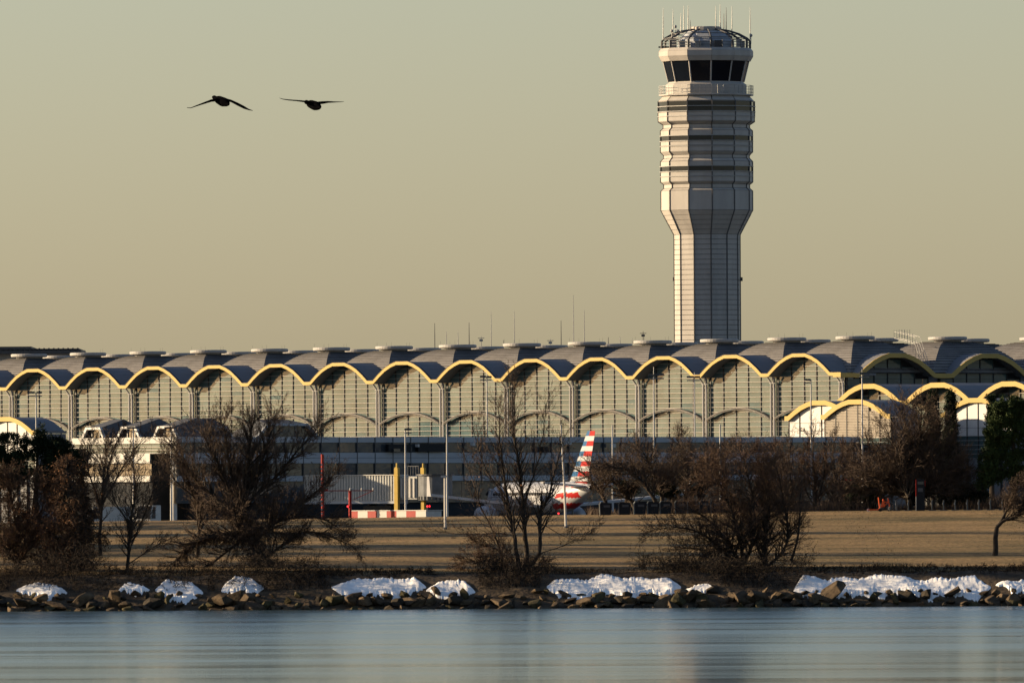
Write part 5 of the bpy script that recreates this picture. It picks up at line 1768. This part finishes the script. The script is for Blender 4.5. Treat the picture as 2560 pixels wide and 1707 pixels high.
# ------------------------------------------------------------------ riprap boulders
import bmesh
from mathutils import noise as mnoise
for nm, c, c2 in (('rock_brown', (0.030, 0.023, 0.016), (0.10, 0.070, 0.042)), ('rock_tan', (0.046, 0.034, 0.022), (0.14, 0.098, 0.058)), ('rock_dark', (0.014, 0.012, 0.010), (0.048, 0.038, 0.026)), ('rock_olive', (0.030, 0.026, 0.014), (0.085, 0.070, 0.034))):
    M[nm] = mat(nm, c, 0.9, var=0, scale=2.2, bump=.05, bscale=5, c2=c2)
rock_meshes = []
rg = random.Random(77)
for v in range(20):
    bm = bmesh.new()
    ex = (rg.uniform(.8, 1.5), rg.uniform(.7, 1.1), rg.uniform(.45, .9))
    for k in range(rg.randint(11, 17)):
        a = Vector((rg.gauss(0, 1), rg.gauss(0, 1), rg.gauss(0, 1))).normalized()
        a = Vector((max(-.78, min(.78, a.x)), max(-.78, min(.78, a.y)), max(-.72, min(.72, a.z))))
        bm.verts.new((a.x * ex[0], a.y * ex[1], a.z * ex[2]))
    g = bmesh.ops.convex_hull(bm, input=bm.verts)
    bmesh.ops.delete(bm, geom=[e for e in g['geom_interior'] if isinstance(e, bmesh.types.BMVert)], context='VERTS')
    bmesh.ops.bevel(bm, geom=list(bm.edges), offset=.03, segments=1, affect='EDGES')
    me = bpy.data.meshes.new('boulder'); bm.to_mesh(me); bm.free()
    me.materials.append(M[('rock_brown', 'rock_tan', 'rock_dark', 'rock_olive', 'rock_brown')[v % 5]])
    rock_meshes.append(me)
nrock = 0
for row, (Y, zz, s0, s1, step) in enumerate(((888.75, -.06, .20, .66, .66), (889.6, .30, .30, .95, .84), (890.7, .85, .22, .58, 1.05))):
    X = -41.0
    while X < 41:
        X += step * rg.uniform(.65, 1.35)
        sc_ = rg.uniform(s0, s1) * (1.25 if rg.random() < .12 else 1)
        y = Y + rg.gauss(0, .22)
        bme = rg.choice(rock_meshes)
        hue = {'rock_brown': 'brown', 'rock_tan': 'tan', 'rock_dark': 'dark', 'rock_olive': 'olive brown'}[bme.materials[0].name]
        size = 'large' if sc_ > .66 else ('small' if sc_ < .45 else 'middling')
        o = bpy.data.objects.new('boulder', bme)
        o.location = (X, y, land_z(X, y) + sc_ * rg.uniform(.05, .4) + (.05 if row else .0))
        o.rotation_euler = (rg.gauss(0, .35), rg.gauss(0, .45), rg.uniform(0, 6.28))
        o.scale = (sc_ * rg.uniform(.9, 1.3), sc_, sc_ * rg.uniform(.75, 1.1))
        col.objects.link(o)
        bx_ = 1280 + X / y * F
        zone = next(n_ for lim, n_ in ((240, 'the vine covered trunk'), (400, 'the slim bare tree'), (600, 'the arching low limb'), (830, 'the fan shaped tree'), (1060, 'the first long snow bank'), (1190, 'the short snow bank'), (1365, 'the three stemmed tree'), (1530, 'the lumpy snow bank'), (1700, 'the thin snow tail'), (1980, 'the russet tree'), (2230, 'the snow beside the russet tree'), (2480, 'the snow near the leaning tree'), (9999, 'the leaning tree')) if bx_ < lim)
        tag(o, size + ' angular ' + hue + [' boulder at the waterline below ', ' mid shore boulder below ', ' upper shore boulder below '][row] + zone, 'boulder', ['boulders at the waterline', 'boulders in the middle of the rocky shore', 'boulders on the upper rocky shore'][row])
        nrock += 1

# ------------------------------------------------------------------ snow patches
M['snow'] = mat('old_snow', (0.74, 0.71, 0.66), 0.8, var=0.0, scale=1.1, bump=.02, bscale=2.0, c2=(0.92, 0.90, 0.86))
BY = [p[0] for p in PROFILE[:9]]; BZ = [p[1] for p in PROFILE[:9]]


def bank_Y(py, pxx):
    zt = at(pxx, py, 891).z
    return float(np.interp(zt, BZ, BY))


for i, (x0, x1, yt, yb, lab) in enumerate(SNOW):
    rs = random.Random(300 + i)
    ph = [rs.uniform(0, 6.28) for _ in range(8)]
    rs_e = rs.random()
    nu = max(24, int((x1 - x0) / 2.0)); nv = 30
    V = []; Fq = []
    for a in range(nu + 1):
        u = a / nu
        x = x0 + (x1 - x0) * u
        edge = min(1, min(u * (.7 + .5 * rs_e), (1 - u) * (1.2 - .5 * rs_e)) * (x1 - x0) / 34)
        sh = edge ** .85 if edge > 0 else 0
        j1 = 3.5 * math.sin(x * .03 + ph[0]) + 2.5 * math.sin(x * .08 + ph[1]) + 4 * mnoise.noise((x * .12, 3.1, i)) + 2.5 * mnoise.noise((x * .4, 7.7, i))
        j2 = 7 * math.sin(x * .05 + ph[3]) + 14 * mnoise.noise((x * .07, 1.3, i)) + 9 * mnoise.noise((x * .21, 5.9, i)) + 4 * mnoise.noise((x * .7, 9.2, i))
        mid = (yt + yb) / 2 + 6 * math.sin(x * .02 + ph[6])
        t_ = mid + (yt - 6 + j1 - mid) * sh; b_ = mid + (yb - 6 + j2 - mid) * sh
        if b_ < t_ + 2: b_ = t_ + 2
        for b in range(nv + 1):
            v = b / nv
            y = t_ + (b_ - t_) * v
            Y = bank_Y(y, x)
            X = at(x, y, Y).x
            e2 = min(1, min(v, 1 - v) * 4) * min(1, edge * 1.5)
            lump = .5 + .34 * math.sin(X * 1.3 + v * 5 + ph[6]) + .22 * math.sin(X * 3.7 + ph[7] + v * 9) + .10 * math.sin(X * 9.1 - v * 14)
            fr = mnoise.fractal((X * .9, Y * 1.4, i * 3.0), 1.0, 2.0, 5)
            h = -.06 + .17 * max(0, e2) ** .7 * (.95 + .22 * lump + .28 * fr)
            V.append((X, Y - h * .25, land_z(X, Y) + h * .95))
    w = nv + 1
    for a in range(nu):
        for b in range(nv):
            Fq.append((a * w + b, a * w + b + 1, (a + 1) * w + b + 1, (a + 1) * w + b))
    o = raw_mesh('snow_patch', np.array(V), np.array(Fq), 'snow', smooth=True)
    tag(o, lab, 'snow', 'snow patches on the bank', kind='thing')

# ------------------------------------------------------------------ birds
M['feather'] = mat('dark_feathers', (0.0025, 0.0024, 0.003), 0.9, var=0.3, scale=6, spec=0.0)
M['featherpale'] = mat('brown_feathers', (0.06, 0.04, 0.028), 0.8, var=0.3, scale=6)


def bird(label, Z, body, head, wl, wr, tail):
    """body centre px, head px, wing polylines px (root to tip with chord), tail px"""
    c = at(*body, Z)
    t = thing('flying_bird', label, 'bird', c, 0, 'birds flying over the river')
    s = Z / F
    def loc(p, dy=0.0): q = at(p[0], p[1], Z); return Vector((q.x - c.x, dy, q.z - c.z))
    m = MB()
    hx = loc(head); tx = loc(tail)
    # body axis runs from tail (near) to head (away and across)
    ax = [(tx, .34, .012, .03), (tx * .8, .27, .05, .04), (tx * .45, .16, .10, .085), (Vector((0, 0, 0)), 0.02, .135, .115), (hx * .45, -.14, .115, .10), (hx * .75, -.25, .06, .055), (hx * .97, -.33, .055, .055), (hx * 1.05, -.38, .045, .042), (hx * 1.16, -.45, .015, .015), (hx * 1.22, -.49, .004, .004)]
    n = 14
    vs = []
    for p, dy, rx, rz in ax:
        for k in range(n):
            a = 2 * PI * k / n
            vs.append((p.x + rx * math.cos(a), -dy, p.z + rz * math.sin(a)))
    fs = [(i * n + k, i * n + (k + 1) % n, (i + 1) * n + (k + 1) % n, (i + 1) * n + k) for i in range(len(ax) - 1) for k in range(n)]
    fs += [tuple(range(n - 1, -1, -1)), tuple(range((len(ax) - 1) * n, len(ax) * n))]
    m.add(vs, fs)
    for wing in (wl, wr):
        prev = []
        k = len(wing)
        wv = []
        for i, (x, y, ch, th) in enumerate(wing):
            q = loc((x, y))
            sweep = -.06 + .10 * (i / (k - 1)) ** 2
            for dy, dz in ((.10 * ch + sweep - ch * .35 * 0, 0), (0, th), (-ch * .6 + sweep, th * .4), (-ch + sweep, -th * .8), (-ch * .5 + sweep, -th * .6), (-.02 + sweep, -th)):
                wv.append((q.x, -(-dy) * 1.0 if False else -dy - .05, q.z + dz))
        wf = []
        for i in range(k - 1):
            for j in range(6):
                j2 = (j + 1) % 6
                wf.append((i * 6 + j, i * 6 + j2, (i + 1) * 6 + j2, (i + 1) * 6 + j))
        wf += [tuple(range(5, -1, -1)), tuple(range((k - 1) * 6, k * 6))]
        m.add(wv, wf)
    o = m.build('body', 'feather', t, smooth=True)
    rm = o.modifiers.new('join', 'REMESH'); rm.mode = 'VOXEL'; rm.voxel_size = .009; rm.use_smooth_shade = True


bird('dark bird with wings bent down, head raised, over the terminal', 311, (558, 255.5), (534.5, 243), [(545, 250, .30, .035), (528, 252, .28, .03), (508, 259, .24, .022), (490, 265.5, .18, .015), (477, 270.5, .12, .010), (467, 270, .05, .008)], [(566, 250, .30, .035), (578, 253, .28, .032), (594, 261, .26, .04), (610, 269, .22, .038), (622, 274.5, .14, .018), (633, 277.5, .04, .006)], (573, 263))
bird('dark bird gliding with level wings ahead of the tower', 313, (788, 265), (765, 254.5), [(776, 257.5, .30, .03), (760, 254, .26, .022), (742, 252, .22, .016), (722, 250.5, .17, .014), (707, 248.5, .11, .010), (698, 245.5, .04, .006)], [(795, 258, .30, .035), (806, 257, .27, .034), (820, 255.5, .24, .024), (838, 255.5, .18, .013), (852, 255.3, .10, .009), (861, 254.5, .04, .006)], (801, 271))
